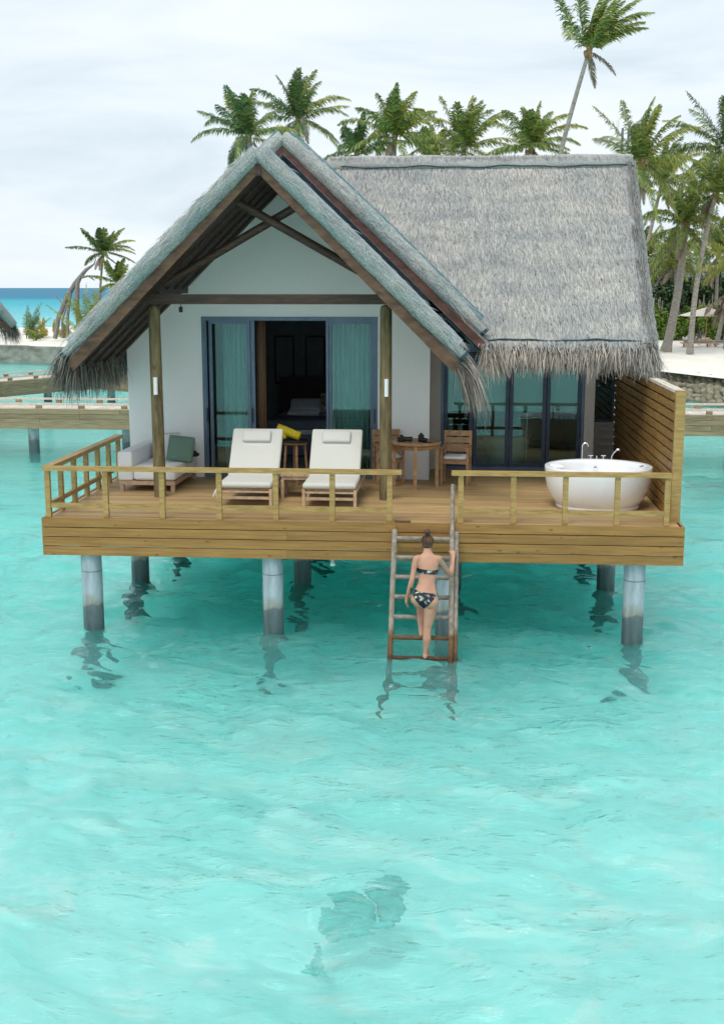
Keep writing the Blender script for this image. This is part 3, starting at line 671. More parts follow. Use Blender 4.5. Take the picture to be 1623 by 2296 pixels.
# blades of thatch over the front slope
def blades(mb, n, pick, down, nrm, wmin, wmax, lmin, lmax, spread=.22, lift=.03):
    down = Vector(down).normalized(); nrm = Vector(nrm).normalized(); side = down.cross(nrm).normalized()
    vs, fs = [], []
    for _ in range(n):
        p = Vector(pick()); ln = R.uniform(lmin, lmax); wd = R.uniform(wmin, wmax)
        d = (down + side*R.gauss(0, spread)).normalized(); q = d.cross(nrm).normalized()
        p = p + nrm*R.uniform(.0,.018); tip = p + d*ln + nrm*R.uniform(.0, lift); mid = p + d*ln*.5 + nrm*R.uniform(.004, .02)
        o = len(vs); vs += [p - q*wd*.35, p + q*wd*.35, mid + q*wd*.5, mid - q*wd*.5, tip + q*wd*.12, tip - q*wd*.12]
        fs += [(o,o+1,o+2,o+3),(o+3,o+2,o+4,o+5)]
    return mb.add(vs, fs)
def pickF():
    while True:
        v = R.uniform(EV+.02, RV-.12); u = R.uniform(MC, XR+.02)
        if u > MC + (RV-v)/(RV-EV)*(UE-MC) - .05: return (u, v, EZ + sf*(v-EV))
b = MB(); blades(b, 42000, pickF, (.10,-1,-sf), (0,-sf,1), .007, .018, .14, .34, .13, .03)
def pickG():
    while True:
        v = R.uniform(2.74, RV); u = MC + R.random()*(UE-MC)
        if u < MC + (RV-v)/(RV-EV)*(UE-MC) + .03: return (u, v, RZ - SR*(u-MC))
blades(b, 3500, pickG, (1,0,-SR), (SR,0,1), .010, .022, .12, .26, .3, .03)
V(b, 'thatch', M['blade'], roof)
# right-hand verge, ridge cap, eave rope
b = MB(); b.tube([(XR,EV-.02+(RV-EV)*i/16, EZ-.10+(RZ-EZ)*i/16+.01*math.sin(i*1.9)) for i in range(17)], [.128+.006*math.sin(i*2.7) for i in range(17)], 16)
V(b, 'verge_roll', M['thatchbase'], roof)
def pickE():
    t = R.random(); a_ = R.uniform(-.5, 2.4)
    return (XR+.13*math.sin(a_), EV+(RV-EV)*t, EZ-.08+(RZ-EZ)*t+.15*math.cos(a_))
b = MB(); blades(b, 6500, pickE, (.05,-1,-sf), (.75,-.4,.6), .010, .02, .12, .26, .12, .03); V(b, 'thatch', M['blade'], roof)
b = MB(); prof = [(-.24,-.13),(-.215,-.02),(-.14,.045),(0,.065),(.14,.045),(.215,-.02),(.24,-.13),(.20,-.20),(-.20,-.20)]
xs = np.linspace(MC+.35, XR+.10, 50); vs = []
for i, x_ in enumerate(xs):
    e_ = .72 if i == len(xs)-1 else (.92 if i == len(xs)-2 else 1)
    for y_, z_ in prof: vs.append((x_, RV+y_*e_+.008*math.sin(x_*7), RZ+z_*e_+.014*math.sin(x_*1.7)+.008*math.sin(x_*5.1)))
n_ = len(prof)
b.add(vs, [(i*n_+k, (i+1)*n_+k, (i+1)*n_+(k+1)%n_, i*n_+(k+1)%n_) for i in range(len(xs)-1) for k in range(n_)] + [tuple(range(n_)), tuple(range((len(xs)-1)*n_+n_-1, (len(xs)-1)*n_-1, -1))], True)
V(b, 'ridge_cap', M['capthatch'], roof)
b = MB(); blades(b, 2600, lambda: (R.uniform(MC+.4, XR+.08), RV-.15-R.uniform(-.1,.03), RZ+.04+R.uniform(-.02,.015)), (.1,-1,-1.3), (0,-.8,.6), .006, .014, .06, .13, .10, .008); V(b, 'thatch', M['blade'], roof)
b = MB(); b.tube([(x_, RV-.25+.006*math.sin(x_*5), RZ-.145+.014*math.sin(x_*4)+.008*math.sin(x_*9)) for x_ in np.linspace(MC+.6, XR+.12, 60)], .011, 6)
b.tube([(x_, EV-.035, EZ+.012+.012*math.sin(x_*5)+.006*math.sin(x_*13)) for x_ in np.linspace(UE-.05, XR+.13, 50)], .016, 6)
V(b, 'binding_rope', M['rope'], roof)

# fringes
def fringe(mb, n, start, out, lmin, lmax, curve=.9, wmin=.008, wmax=.018, spread=.25, down0=.5):
    vs, fs = [], []
    for _ in range(n):
        p = Vector(start()); ln = R.uniform(lmin, lmax)*(1 if R.random() > .04 else 1.3); wd = R.uniform(wmin, wmax)
        o_ = Vector(out); a_ = o_ + Vector((0,0,-down0)) + Vector((R.gauss(0,spread), R.gauss(0,spread), R.gauss(0,spread*.5))); a_.normalize()
        lat = a_.cross(Vector((0,0,1))); 
        if lat.length < .01: lat = Vector((1,0,0))
        lat.normalize(); lat = (lat + Vector((R.gauss(0,.4), R.gauss(0,.4), 0))).normalized()
        k0 = len(vs); d = a_.copy(); segs = 4
        for i in range(segs+1):
            ww = wd*(1-.75*(i/segs)**1.5)/2; vs += [p + lat*ww, p - lat*ww]
            p = p + d*ln/segs; d = (d + Vector((0,0,-curve/segs*1.6))).normalized()
        fs += [(k0+2*i, k0+2*i+1, k0+2*i+3, k0+2*i+2) for i in range(segs)]
    return mb.add(vs, fs)
b = MB(); fringe(b, 3000, lambda: (R.uniform(UE-.06, XR+.10), EV+R.uniform(-.06,.16), EZ-.03+R.uniform(-.15,.03)), (0,-.42,0), .24, .50, .7)
fringe(b, 220, lambda: (R.uniform(UE-.06, UE+.12), EV+R.uniform(-.06,.05), EZ-.03+R.uniform(-.12,.03)), (.35,-.4,0), .35, .68, .7)
fringe(b, 260, lambda: (R.uniform(XR-.1, XR+.10), EV+R.uniform(-.06,.2), EZ-.03+R.uniform(-.12,.03)), (.12,-.3,0), .35, .62, .7)
V(b, 'eave_fringe', M['fringe'], roof)
ue = UC+2.92
b = MB(); fringe(b, 620, lambda: (ue-.05+R.uniform(-.10,.08), 1.22+abs(R.gauss(0,.35)), zp(ue)+.10+R.uniform(-.12,.12)), (.34,-.08,0), .40, .86, 1.1, spread=.11)
V(b, 'eave_fringe', M['fringe'])
ue = UC-2.92
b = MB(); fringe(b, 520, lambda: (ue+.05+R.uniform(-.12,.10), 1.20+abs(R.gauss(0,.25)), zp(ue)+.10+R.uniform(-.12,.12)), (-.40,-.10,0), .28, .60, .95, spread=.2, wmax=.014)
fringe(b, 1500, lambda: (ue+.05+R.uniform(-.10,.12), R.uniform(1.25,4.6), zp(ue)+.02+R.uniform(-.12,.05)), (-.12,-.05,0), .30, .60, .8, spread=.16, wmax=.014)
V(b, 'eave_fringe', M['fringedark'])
# loose straws on the rolls
def pickR(s, uc, z0, sl, y, ln_, r_):
    def f():
        t = R.random()**1.0; a_ = R.uniform(-.5, 1.7)
        c_, s_ = math.cos(a_), math.sin(a_)
        return (uc + s*ln_*t + s*s_*r_*.69, y - c_*r_, z0 - sl*ln_*t + .035*math.sin(math.pi*t) + s_*r_*.72)
    return f
for s in (-1, 1):
    b = MB(); blades(b, 420, pickR(s, UC, ZA+.15, SL, 1.22, 2.85, .122), (s,0,-SL), (s*.3,-.9,.3), .004, .009, .08, .22, .16, .004)
    blades(b, 420, pickR(s, MC, ZM+.145, SM, 2.76, 3.05, .13), (s,0,-SM), (s*.3,-.9,.3), .004, .009, .08, .22, .16, .004)
    V(b, 'thatch', M['blade'])
# ------------------------------------------------------------------ lamps and small fittings
for x, z, lab in ((1.222,3.16,'white cylinder wall lamp on the left round log column'),(4.69,3.155,'white cylinder wall lamp on the right round log column, above the dining table')):
    r = empty('wall_lamp', (x, 1.655, z), lab, 'lamp', 'lamps on the porch columns')
    b = MB(); b.tube([(0,0,0),(0,0,.26)], .032, 18); b.build('lamp_body', M['whitemetal'], r)
    b = MB(); b.box(-.02,.02,.02,.045,.08,.18); b.build('bracket', M['black'], r)
r = empty('hanging_lamp', (1.623,1.72,4.38), 'small dark brown lantern hanging under the tie beam near the left column', 'lantern')
b = MB(); b.lathe((0,0,0), [(.0,0),(.028,0),(.030,.02),(.030,.07),(.02,.085),(0,.085)], 12); b.build('lamp_body', M['roomdark'], r)
b = MB(); b.tube([(0,0,.085),(0,0,.125)], .005, 6); b.build('hook', M['black'], r)
r = empty('spotlight', (3.90,1.34,5.40), 'small black and white spotlight under the right barge board of the porch roof', 'spotlight')
b = MB(); b.tube([(-.05,-.05,0),(.04,.03,.0)], .032, 14); b.build('lamp_head', M['whitemetal'], r)
b = MB(); b.tube([(0,0,.03),(.0,.0,.07)], .018, 10); b.build('bracket', M['black'], r)

# curtains
def curtain(u0, u1, y, mat, label, z0=1.62, z1=4.2, amp=.03, waves=7):
    n = 60; vs = []
    for j in range(2):
        for i in range(n+1):
            t = i/n; vs.append((u0+(u1-u0)*t, y+amp*math.sin(t*waves*6.28)*(.6+.4*math.sin(t*9)), (z0, z1)[j]))
    b = MB(); b.add(vs, [(i,i+1,n+2+i,n+1+i) for i in range(n)], True)
    o = b.build('curtain', M[mat]); sm = o.modifiers.new('thick','SOLIDIFY'); sm.thickness = .006
    tag(o, label, 'curtain')
curtain(1.80, 2.30, 4.05, 'curtain', 'sheer pale curtain behind the left pane of the sliding door')
curtain(3.62, 4.34, 4.05, 'curtain', 'sheer pale curtain behind the right pane of the sliding door', waves=9)
curtain(2.375, 2.52, 4.02, 'tan', 'tan heavy curtain gathered at the left side of the open doorway', waves=3)

# bed inside
bed = empty('double_bed', (3.15,7.3,1.585), 'made bed with grey throw seen in the dark bedroom through the open door', 'bed')
b = MB(); b.rbox((0,0,.22), 1.9, 2.1, .40, .03); b.build('bed_base', M['greylinen'], bed)
b = MB(); b.rbox((0,0,.54), 1.95, 2.12, .26, .07); b.build('mattress', M['linen'], bed)
b = MB(); b.rbox((0,-.62,.60), 2.0, .92, .19, .05); b.build('throw', M['greylinen'], bed)
b = MB(); b.box(-1.05,1.05,1.08,1.16,0,1.35); b.build('headboard', M['roomdark'], bed)
def pillow(name, loc, sx, sy, sz, mat, label, tilt=.5, rz=0, group=None):
    b = MB(); b.rbox((0,0,0), sx, sy, sz*.55, .04, puff=.8)
    o = b.build(name, M[mat]); o.location = loc; o.rotation_euler = (tilt, 0, rz); tag(o, label, 'pillow', group); return o
G = 'pillows on the bed'
pillow('pillow', (2.72,7.75,2.42), .62,.42,.15, 'linen', 'white pillow on the bed, upper one of the pair on the left', .5, .06, G)
pillow('pillow', (2.70,7.68,2.31), .64,.42,.15, 'linen', 'white pillow on the bed, lower one of the pair on the left', .15, .0, G)
pillow('pillow', (3.25,7.80,2.46), .50,.45,.15, 'pattern', 'patterned pillow with yellow and black marks, left one on the bed', 1.0, .05, G)
pillow('pillow', (3.72,7.82,2.46), .50,.45,.15, 'pattern', 'patterned pillow with black marks, right one on the bed, half behind the door frame', 1.0, -.05, G)

# indoor stone bathtub, shower pole
t_ = empty('indoor_bathtub', (6.65,6.0,1.585), 'pale round stone bathtub indoors behind the folding glass doors', 'bathtub')
b = MB(); b.lathe((0,0,0), [(0,0),(.24,0),(.30,.03),(.38,.25),(.43,.45),(.44,.53),(.425,.535),(.41,.50),(.35,.25),(.22,.1),(0,.09)], 40, 1, 1.5); b.build('basin', M['stonetub'], t_)
b = MB(); b.tube([(0,0,.092),(0,0,.10)], .03, 12); b.build('drain', M['chrome'], t_)
t_ = empty('shower_pole', (6.98,5.35,1.585), 'thin chrome floor-standing bath filler behind the third folding door leaf', 'shower')
b = MB(); b.tube([(0,0,0),(0,0,1.02)], .013, 10); b.build('pole', M['chrome'], t_)
b = MB(); b.tube([(-.16,0,.86),(.16,0,.88)], .010, 8); b.build('spout', M['chrome'], t_)
# towels on hooks seen behind the first leaf
for k, (x, s) in enumerate(((5.62,.50),(5.80,.38))):
    b = MB(); b.rbox((0,0,s/2), .09, .03, s, .014); o = b.build('bottle_stand', M['stonetub']); o.location = (x,5.4,1.6+.35); 
    o.name = 'hanging_towel'; tag(o, ('taller' if k == 0 else 'shorter')+' pale towel hanging behind the leftmost folding door leaf', 'towel', 'towels behind the folding door')

# ------------------------------------------------------------------ outdoor bathtub
t_ = empty('bathtub', (7.80,1.46,D), 'large oval white freestanding bathtub on the deck beside the slatted screen', 'bathtub')
SX, SY = 1.0, .90
b = MB(); b.lathe((0,0,0), [(.0,.055),(.585,.055),(.615,.07),(.685,.17),(.735,.29),(.762,.42),(.774,.54),(.776,.60),(.765,.612),(.73,.606),(.69,.60),(.672,.585),(.655,.52),(.60,.34),(.50,.20),(.30,.15),(0,.14)], 64, SX, SY)
b.build('basin', M['tub'], t_)
b = MB(); b.lathe((0,0,0), [(.585,.0),(.605,.004),(.607,.05),(.597,.060),(.58,.060)], 64, SX, SY); b.build('plinth', M['tub'], t_)
b = MB(); b.rbox((-.60,.02,.585), .16, .30, .05, .02, rotz(.15)); b.build('head_rest', M['whitefab'], t_)
b = MB(); b.tube([(.02,.505,.47),(.02,.535,.485)], .038, 20); b.build('overflow', M['chrome'], t_)
b = MB(); b.tube([(.60,-.12,.612),(.60,-.12,.622)], .03, 14); b.tube([(.63,-.03,.612),(.63,-.03,.622)], .02, 12); b.build('jet_control', M['chrome'], t_)
tx = empty('bath_filler', (7.83,2.14,D+.61), 'chrome bath spout, taps and hand shower behind the back rim of the white bathtub', 'tap')
b = MB(); pts = [(-.20,0,-.03)] + [(-.20,0,.02+.02*i) for i in range(9)] + [(-.20+.045*(1-math.cos(a_)),0,.19+.05*math.sin(a_)) for a_ in np.linspace(.3,3.3,9)]
b.tube(pts, .013, 12); b.build('spout', M['chrome'], tx)
for x in (-.07,.02,.12):
    b = MB(); b.tube([(x,0,-.03),(x,0,.05)], .013, 10); 
    if abs(x-.02) > .01: b.tube([(x-.035,0,.05),(x+.035,0,.05)], .009, 8)
    b.build('tap_handle', M['chrome'], tx)
b = MB(); b.tube([(.24,0,-.03),(.245,0,.04),(.27,0,.09),(.31,0,.13)], [.014,.012,.012,.014], 10); b.ball((.335,-.01,.145), .042,.03,.022,12); b.build('hand_shower', M['chrome'], tx)

# ------------------------------------------------------------------ sofa
s_ = empty('sofa', (.93,2.92,D), 'white upholstered outdoor sofa on a low teak frame by the left railing', 'sofa', rz=-.03)
b = MB(); b.rbox((-.36,0,.40), .24, 1.44, .46, .035); b.build('backrest', M['whitefab'], s_)
b = MB(); b.rbox((.10,.62,.42), .68, .20, .42, .035); b.build('armrest', M['whitefab'], s_)
for y in (-.41,.20):
    b = MB(); b.rbox((.10,y-.00,.29), .67, .60, .22, .04, puff=.08); b.build('seat_cushion', M['whitefab'], s_)
b = MB(); b.box(-.47,.43,-.70,.70,.105,.17); b.build('frame', M['teakpale'], s_)
for x, y in ((-.43,-.66),(.39,-.66),(-.43,.66),(.39,.66)):
    b = MB(); b.box(x-.03,x+.03,y-.03,y+.03,0,.104); b.build('leg', M['teakpale'], s_)
def cushion(loc, s, t, mat, label, eul, group='cushions on the sofa'):
    b = MB(); b.rbox((0,0,0), s, s, t*.45, .03, puff=1.3); o = b.build('cushion', M[mat]); o.location = loc; o.rotation_euler = eul; tag(o, label, 'cushion', group)
cushion((1.30,2.85,D+.60), .42, .16, 'sage', 'sage green square cushion leaning on the sofa behind the column', (1.25,.12,.12))
cushion((1.02,3.10,D+.60), .42, .16, 'whitefab', 'white square cushion behind the green one on the sofa', (1.2,.0,.0))
cushion((.98,3.36,D+.60), .40, .15, 'fabric', 'cream cushion in the far corner of the sofa', (1.2,.0,.3))
b = MB(); b.rbox((0,0,0), .26, .16, .10, .045); b.rbox((.11,-.02,-.01), .12, .12, .06, .025)
o = b.build('folded_cloth', M['sandal']); o.location = (1.33,3.30,D+.46); tag(o, 'small dark folded cloth lying on the sofa beside the green cushion', 'cloth')

# ------------------------------------------------------------------ loungers
def lounger(loc, label, u0, u1, v0, tie=False):
    w_ = u1-u0; r = empty('sun_lounger', loc, label, 'sun lounger', 'sun loungers on the deck')
    Lg = 1.95; hy = .82
    for x in (-w_/2+.03, w_/2-.03):
        b = MB(); b.box(x-.022,x+.022,.03,Lg,.205,.275); b.build('side_rail', M['teakpale'], r)
        for y in (.03,Lg-.30):
            b = MB(); b.box(x-.022,x+.022,y,y+.055,0,.204); b.build('leg', M['teakpale'], r)
    b = MB(); b.box(-w_/2+.055,w_/2-.055,.035,.06,.215,.245); b.build('cross_rail', M['teakpale'], r)
    b = MB(); b.box(-w_/2+.055,w_/2-.055,.045,.065,.115,.155); b.build('cross_rail', M['teakpale'], r)
    b = MB()
    for k in range(8): b.box(-w_/2+.056,w_/2-.056,.08+k*.095,.145+k*.095,.25,.272)
    b.build('slats', M['teakpale'], r)
    a_ = rad(50); ca, sa = math.cos(a_), math.sin(a_); Mb = Matrix.Rotation(a_, 3, 'X'); bl = .80
    b = MB()
    for x in (-w_/2+.045, w_/2-.045): b.obox(Vector((x,hy,.285)) + Mb @ Vector((0,bl/2,-.01)), .035, bl, .04, Mb)
    for k in range(8): b.obox(Vector((0,hy,.285)) + Mb @ Vector((0,.06+k*.095,.0)), w_-.13, .06, .018, Mb)
    b.build('back_frame', M['teak'], r)
    b = MB(); b.bar((0,hy+.30,.26),(0,hy+.40*ca+.25,.24+.42*sa), .03,.03); b.build('prop', M['teak'], r)
    b = MB(); b.rbox((0,hy/2+.02,.325), w_-.03, hy+.02, .085, .035, puff=.10); sc = b.build('seat_cushion', M['whitefab'] if 0 else M['fabric'], r)
    b = MB(); c_ = Vector((0,hy,.31)) + Mb @ Vector((0,bl/2+.02,.055)); b.rbox(c_, w_-.03, bl+.06, .075, .032, Mb, puff=.08); b.build('back_cushion', M['fabric'], r)
    b = MB(); c_ = Vector((0,hy,.31)) + Mb @ Vector((0,bl-.12,.12)); b.rbox(c_, w_*.54, .20, .06, .028, Mb, puff=.3); b.build('head_pillow', M['fabric'], r)
    if tie:
        b = MB(); b.tube([(-w_/2,.06,.30),(-w_/2-.04,.03,.22),(-w_/2-.07,.03,.15)], .008, 6); b.tube([(-w_/2,.06,.30),(-w_/2-.02,.02,.22),(-w_/2-.01,.02,.10)], .008, 6); b.build('tie_string', M['whitefab'], r)
    return r
lounger((2.665,.97,D), 'cream cushioned teak sun lounger, left of the pair, with a tie string at its foot', 2.26, 3.07, 0, True)
lounger((3.90,.97,D), 'cream cushioned teak sun lounger, right of the pair, next to the right log column', 3.50, 4.31, 0)

def sq_table(name, loc, label, sx, sy, h_, mat, cat='side table'):
    r = empty(name, loc, label, cat)
    b = MB(); 
    for k in range(5): b.box(-sx/2+k*sx/5+.003,-sx/2+(k+1)*sx/5-.003,-sy/2,sy/2,h_-.025,h_)
    b.build('table_top', M[mat], r)
    b = frame_xy(MB(), sx-.04, sy-.04, h_-.08, h_-.027, .022); b.build('apron', M[mat], r)
    for x in (-1,1):
        for y in (-1,1):
            b = MB(); X, Y = x*(sx/2-.035), y*(sy/2-.035); b.box(X-.024,X+.024,Y-.024,Y+.024,0,h_-.082); b.build('leg', M[mat], r)
    return r
def frame_xy(b, sx, sy, z0, z1, t):
    b.box(-sx/2,sx/2,-sy/2,-sy/2+t,z0,z1); b.box(-sx/2,sx/2,sy/2-t,sy/2,z0,z1); b.box(-sx/2,-sx/2+t,-sy/2+t,sy/2-t,z0,z1); b.box(sx/2-t,sx/2,-sy/2+t,sy/2-t,z0,z1); return b
sq_table('side_table', (3.30,1.98,D), 'low square teak side table standing between the two sun loungers', .46, .46, .37, 'teakpale')
# tall round stool with yellow roll
r = empty('round_stool', (3.12,3.18,D), 'tall round teak stand with a dark top in front of the open door', 'stool')
b = MB(); b.lathe((0,0,0), [(0,.655),(.19,.655),(.20,.67),(.20,.685),(0,.69)], 28); b.build('seat', M['teak'], r)
b = MB(); b.lathe((0,0,0), [(0,.692),(.215,.692),(.225,.70),(.22,.715),(0,.725)], 28); b.build('tray', M['roomdark'], r)
for k in range(4):
    a_ = k*math.pi/2 + .25; b = MB(); b.bar((.20*math.cos(a_),.20*math.sin(a_),0),(.155*math.cos(a_),.155*math.sin(a_),.654), .036,.036,(1,0,.1)); b.build('leg', M['teak'], r)
b = MB()
for k in range(4):
    a_ = k*math.pi/2 + .25; c_ = a_ + math.pi/2; b.bar((.186*math.cos(a_),.186*math.sin(a_),.2),(.186*math.cos(c_),.186*math.sin(c_),.2), .02,.03)
b.build('stretcher', M['teak'], r)
b = MB(); b.tube([(-.20,0,.14),(-.06,0,.085),(.17,-.02,.0)], [.068,.074,.070], 18); b.rbox((-.13,.02,.0), .16, .16, .09, .03)
o = b.build('rolled_towel', M['yellow']); o.location = (3.03,3.15,D+.785); tag(o, 'bright yellow rolled towel lying on the tall round stand', 'towel')
for k, (x, y, a_) in enumerate(((3.42,2.55,.5),(3.52,2.62,.9))):
    b = MB(); b.rbox((0,0,.012), .10, .26, .022, .01); sdl = b.build('sandal', M['sandal']); sdl.location = (x,y,D+.001); sdl.rotation_euler = (0,0,a_)
    b = MB(); b.tube([(-.045,.02,.02),(-.03,.04,.06),(0,.05,.075),(.03,.04,.06),(.045,.02,.02)], .012, 8); b.build('strap', M['sandal'], sdl)
    tag(sdl, ('left' if k == 0 else 'right')+' dark sandal of the pair under the gap between the loungers', 'sandal', 'pair of sandals')

# round dining table
r = empty('dining_table', (5.08,3.03,D), 'round teak dining table with four legs in front of the white wall', 'table')
b = MB(); b.lathe((0,0,0), [(0,.70),(.40,.70),(.412,.71),(.412,.728),(.40,.738),(0,.738)], 40); b.build('table_top', M['teak'], r)
b = MB(); b.lathe((0,0,0), [(.31,.63),(.34,.63),(.34,.698),(.31,.698),(.31,.63)], 32); b.build('apron', M['teak'], r)
for k in range(4):
    a_ = k*math.pi/2 + .03; b = MB(); x, y = .345*math.cos(a_), .345*math.sin(a_); b.obox((x,y,.35), .055,.055,.699, rotz(a_)); b.build('leg', M['teak'], r)
    
def chair(loc, rz, label):
    r = empty('dining_chair', loc, label, 'chair', 'teak chairs at the round table', rz)
    # faces local -y
    w_ = .46
    for x in (-w_/2+.02, w_/2-.02):
        b = MB(); b.box(x-.02,x+.02,-.22,-.18,0,.60); b.build('leg', M['teak'], r)
        b = MB(); b.bar((x,.19,0),(x,.25,.85), .04,.04,(0,1,0)); b.build('leg', M['teak'], r)
        b = MB(); b.box(x-.025,x+.025,-.24,.22,.601,.625); b.build('armrest', M['teak'], r)
        b = MB(); b.box(x-.012,x+.012,-.179,.19,.355,.405); b.build('seat_rail', M['teak'], r)
    b = MB(); b.box(-w_/2+.041,w_/2-.041,-.215,-.19,.355,.405); b.build('seat_rail', M['teak'], r)
    b = MB()
    for k in range(6): b.box(-w_/2+.042,w_/2-.042,-.18+k*.065,-.125+k*.065,.405,.42)
    b.build('seat', M['teak'], r)
    for z0, z1 in ((.50,.63),(.65,.74),(.76,.85)):
        b = MB(); y = .226+.06*(z0-.5); b.obox((0,y,(z0+z1)/2), w_-.082,.022,z1-z0); b.build('back_slat', M['teak'], r)
    b = MB(); b.rbox((0,0,.448), w_-.09, .37, .05, .022); b.build('cushion', M['whitefab'], r)
chair((5.73,3.38,D), -.12, 'teak dining chair with a white seat pad right of the round table')
chair((4.62,3.42,D), .22, 'teak dining chair with a white seat pad half hidden behind the right log column')

# cameras on the table
r = empty('camera', (4.86,2.93,D+.7385), 'black camera with a long lens lying on the round table next to the column', 'camera')
b = MB(); b.rbox((0,0,.045), .13,.07,.09,.015); b.rbox((0,0,.10), .05,.05,.03,.01); b.build('body', M['black'], r)
b = MB(); b.tube([(.05,-.02,.05),(.17,-.03,.05)], [.035,.042], 18); b.build('lens', M['black'], r)
r = empty('camera', (5.17,2.95,D+.7385), 'black camera standing upright beside a phone on the round table', 'camera')
b = MB(); b.rbox((0,0,.06), .09,.07,.12,.015, rotz(.3)); b.rbox((0,0,.13), .045,.045,.03,.01); b.build('body', M['black'], r)
b = MB(); b.tube([(.0,-.02,.04),(.09,-.05,.035)], [.032,.034], 16); b.build('lens', M['black'], r)
b = MB(); b.rbox((0,0,.005), .15,.075,.009,.004, rotz(-.1)); o = b.build('phone', M['black']); o.location = (5.27,2.86,D+.7385); tag(o, 'flat dark phone lying on the front edge of the round table', 'phone')

# ------------------------------------------------------------------ ladder wrapped in rope
lad = empty('rope_wrapped_ladder', (5.3,-.6,0), 'rope-wrapped wooden ladder sloping from the deck into the water', 'ladder')
def lp(u, z, dv=0): return (u, -.1-(1.5-z)*.7333+dv, z)
LW = lambda b, n: wb(b, n, M['wrapped'], lad)
def wrap(mb, a, b_, r0, n=60):
    a = Vector(a); b_ = Vector(b_); pts = [a+(b_-a)*i/n for i in range(n+1)]
    mb.tube(pts, [r0*(1+.05*math.sin(i*2.9)+.03*math.sin(i*1.3)) for i in range(n+1)], 14); return mb
LW(wrap(MB(), lp(4.911,-1.0), lp(4.913,1.50), .036), 'stile')
LW(wrap(MB(), lp(5.750,-1.0), lp(5.748,1.48), .034), 'stile')
LW(wrap(MB(), lp(5.700,-.85,-.06), (5.690,-.155,1.50), .034), 'handrail_post')
LW(wrap(MB(), (5.690,-.155,1.48), (5.692,.27,2.07), .029, 40), 'handrail')
for k in range(-3, 7):
    z = .026 + k*.2285; LW(wrap(MB(), lp(4.935,z,.01), lp(5.735,z,.01), .031, 40), 'rung')

# ------------------------------------------------------------------ jetties
def jetty(name, root, label, P0, P1, width, top, piles, ext=0, curbs=(1,1), cap=.59, bands=(.0,)):
    """straight walkway from P0 to P1 (front edge), width to its left"""
    r = empty(name, (root[0], root[1], 0), label, 'jetty')
    P0 = Vector((P0[0], P0[1], 0)); P1 = Vector((P1[0], P1[1], 0)); d = (P1-P0); ln = d.length; d.normalize(); n_ = Vector((-d.y, d.x, 0)); Mx = Matrix((( d.x,n_.x,0),(d.y,n_.y,0),(0,0,1)))
    W = lambda x, y, z: P0 + d*x + n_*y + Vector((0,0,z))
    def bxx(mb, x0, x1, y0, y1, z0, z1): return mb.obox(W((x0+x1)/2,(y0+y1)/2,(z0+z1)/2), x1-x0, y1-y0, z1-z0, Mx)
    b = MB(); x = 0
    while x < ln: bxx(b, x+.003, min(ln,x+.137), .0, width, top-.035, top + R.uniform(-.003,.003)); x += .14
    wb(b, 'planking', M['jettytop'], r)
    for yy in (0, width):
        b = MB(); hb = cap/4
        for i in range(4):
            x = -.0
            while x < ln:
                x2 = min(ln, x + R.choice((2.4,3.6,3.0))); bxx(b, x+.004, x2-.004, yy-.045 if yy == 0 else yy, yy if yy == 0 else yy+.045, top-(i+1)*hb+.008, top-i*hb); x = x2
        wb(b, 'side_boards', M['jetty'], r)
    for yy, on in zip((.06, width-.14), curbs):
        if not on: continue
        b = MB(); bxx(b, 0, ln, yy, yy+.09, top+.10, top+.155); wb(b, 'kerb_rail', M['jettytop'], r)
        b = MB(); x = .5
        while x < ln: bxx(b, x, x+.17, yy+.002, yy+.086, top+.004, top+.099); x += 1.28
        wb(b, 'spacer_blocks', M['jetty'], r)
    for x, y in piles:
        b = MB(); b.tube([(x,y,-1.9),(x,y,top-cap+.02),(x,y,top-.05)], .16, 22); wb(b, 'pile', M['pile'], r)
    return r
jetty('jetty', (-6,18), 'straight weathered timber jetty crossing behind the villa', (-16.0,18.12), (22.0,17.65), 1.95, 1.25, [(-6.72,18.3),(-3.95,18.5),(-12,18.6),(13.5,18.4),(19,18.4)])
jetty('jetty', (-12,28), 'weathered timber jetty running from the far left to the corner behind the straight one', (-15.6,19.9), (-9.1,32.0), 1.9, 1.25, [(-10.62,30.9),(-12.6,26.7)])
jetty('jetty', (-7,30), 'weathered timber jetty meeting the far corner and running right behind the villa', (-9.05,32.0), (-2.0,26.2), 1.9, 1.25, [(-8.35,32.0),(-4,28.6)])
# ------------------------------------------------------------------ the swimmer on the ladder
def capsule(mb, a, b_, ra, rb, seg=18, ell=None):
    a = Vector(a); b_ = Vector(b_); n = 6
    mb.tube([a+(b_-a)*i/n for i in range(n+1)], [ra+(rb-ra)*i/n for i in range(n+1)], seg, True, ell)
    mb.ball(a, ra, seg=seg); mb.ball(b_, rb, seg=seg)
def limb(mb, pts, rs, seg=18):
    P_ = [Vector(p) for p in pts]
    mb.tube(P_, rs, seg)
    for p, r_ in zip(P_, rs): mb.ball(p, r_*.985, seg=14)
def remesh(mb, name, mat, voxel, smooth=4, fac=.5):
    me = bpy.data.meshes.new(name); me.from_pydata(mb.v, [], mb.f); me.update()
    o = bpy.data.objects.new(name, me); COL.objects.link(o)
    m1 = o.modifiers.new('r', 'REMESH'); m1.mode = 'VOXEL'; m1.voxel_size = voxel
    m2 = o.modifiers.new('s', 'SMOOTH'); m2.factor = fac; m2.iterations = smooth
    dg = bpy.context.evaluated_depsgraph_get(); dg.update()
    me2 = bpy.data.meshes.new_from_object(o.evaluated_get(dg)); o.modifiers.clear(); o.data = me2; bpy.data.meshes.remove(me)
    me2.name = name; me2.materials.clear(); me2.materials.append(mat); me2.polygons.foreach_set('use_smooth', [True]*len(me2.polygons)); return o
m, t = newmat('skin')
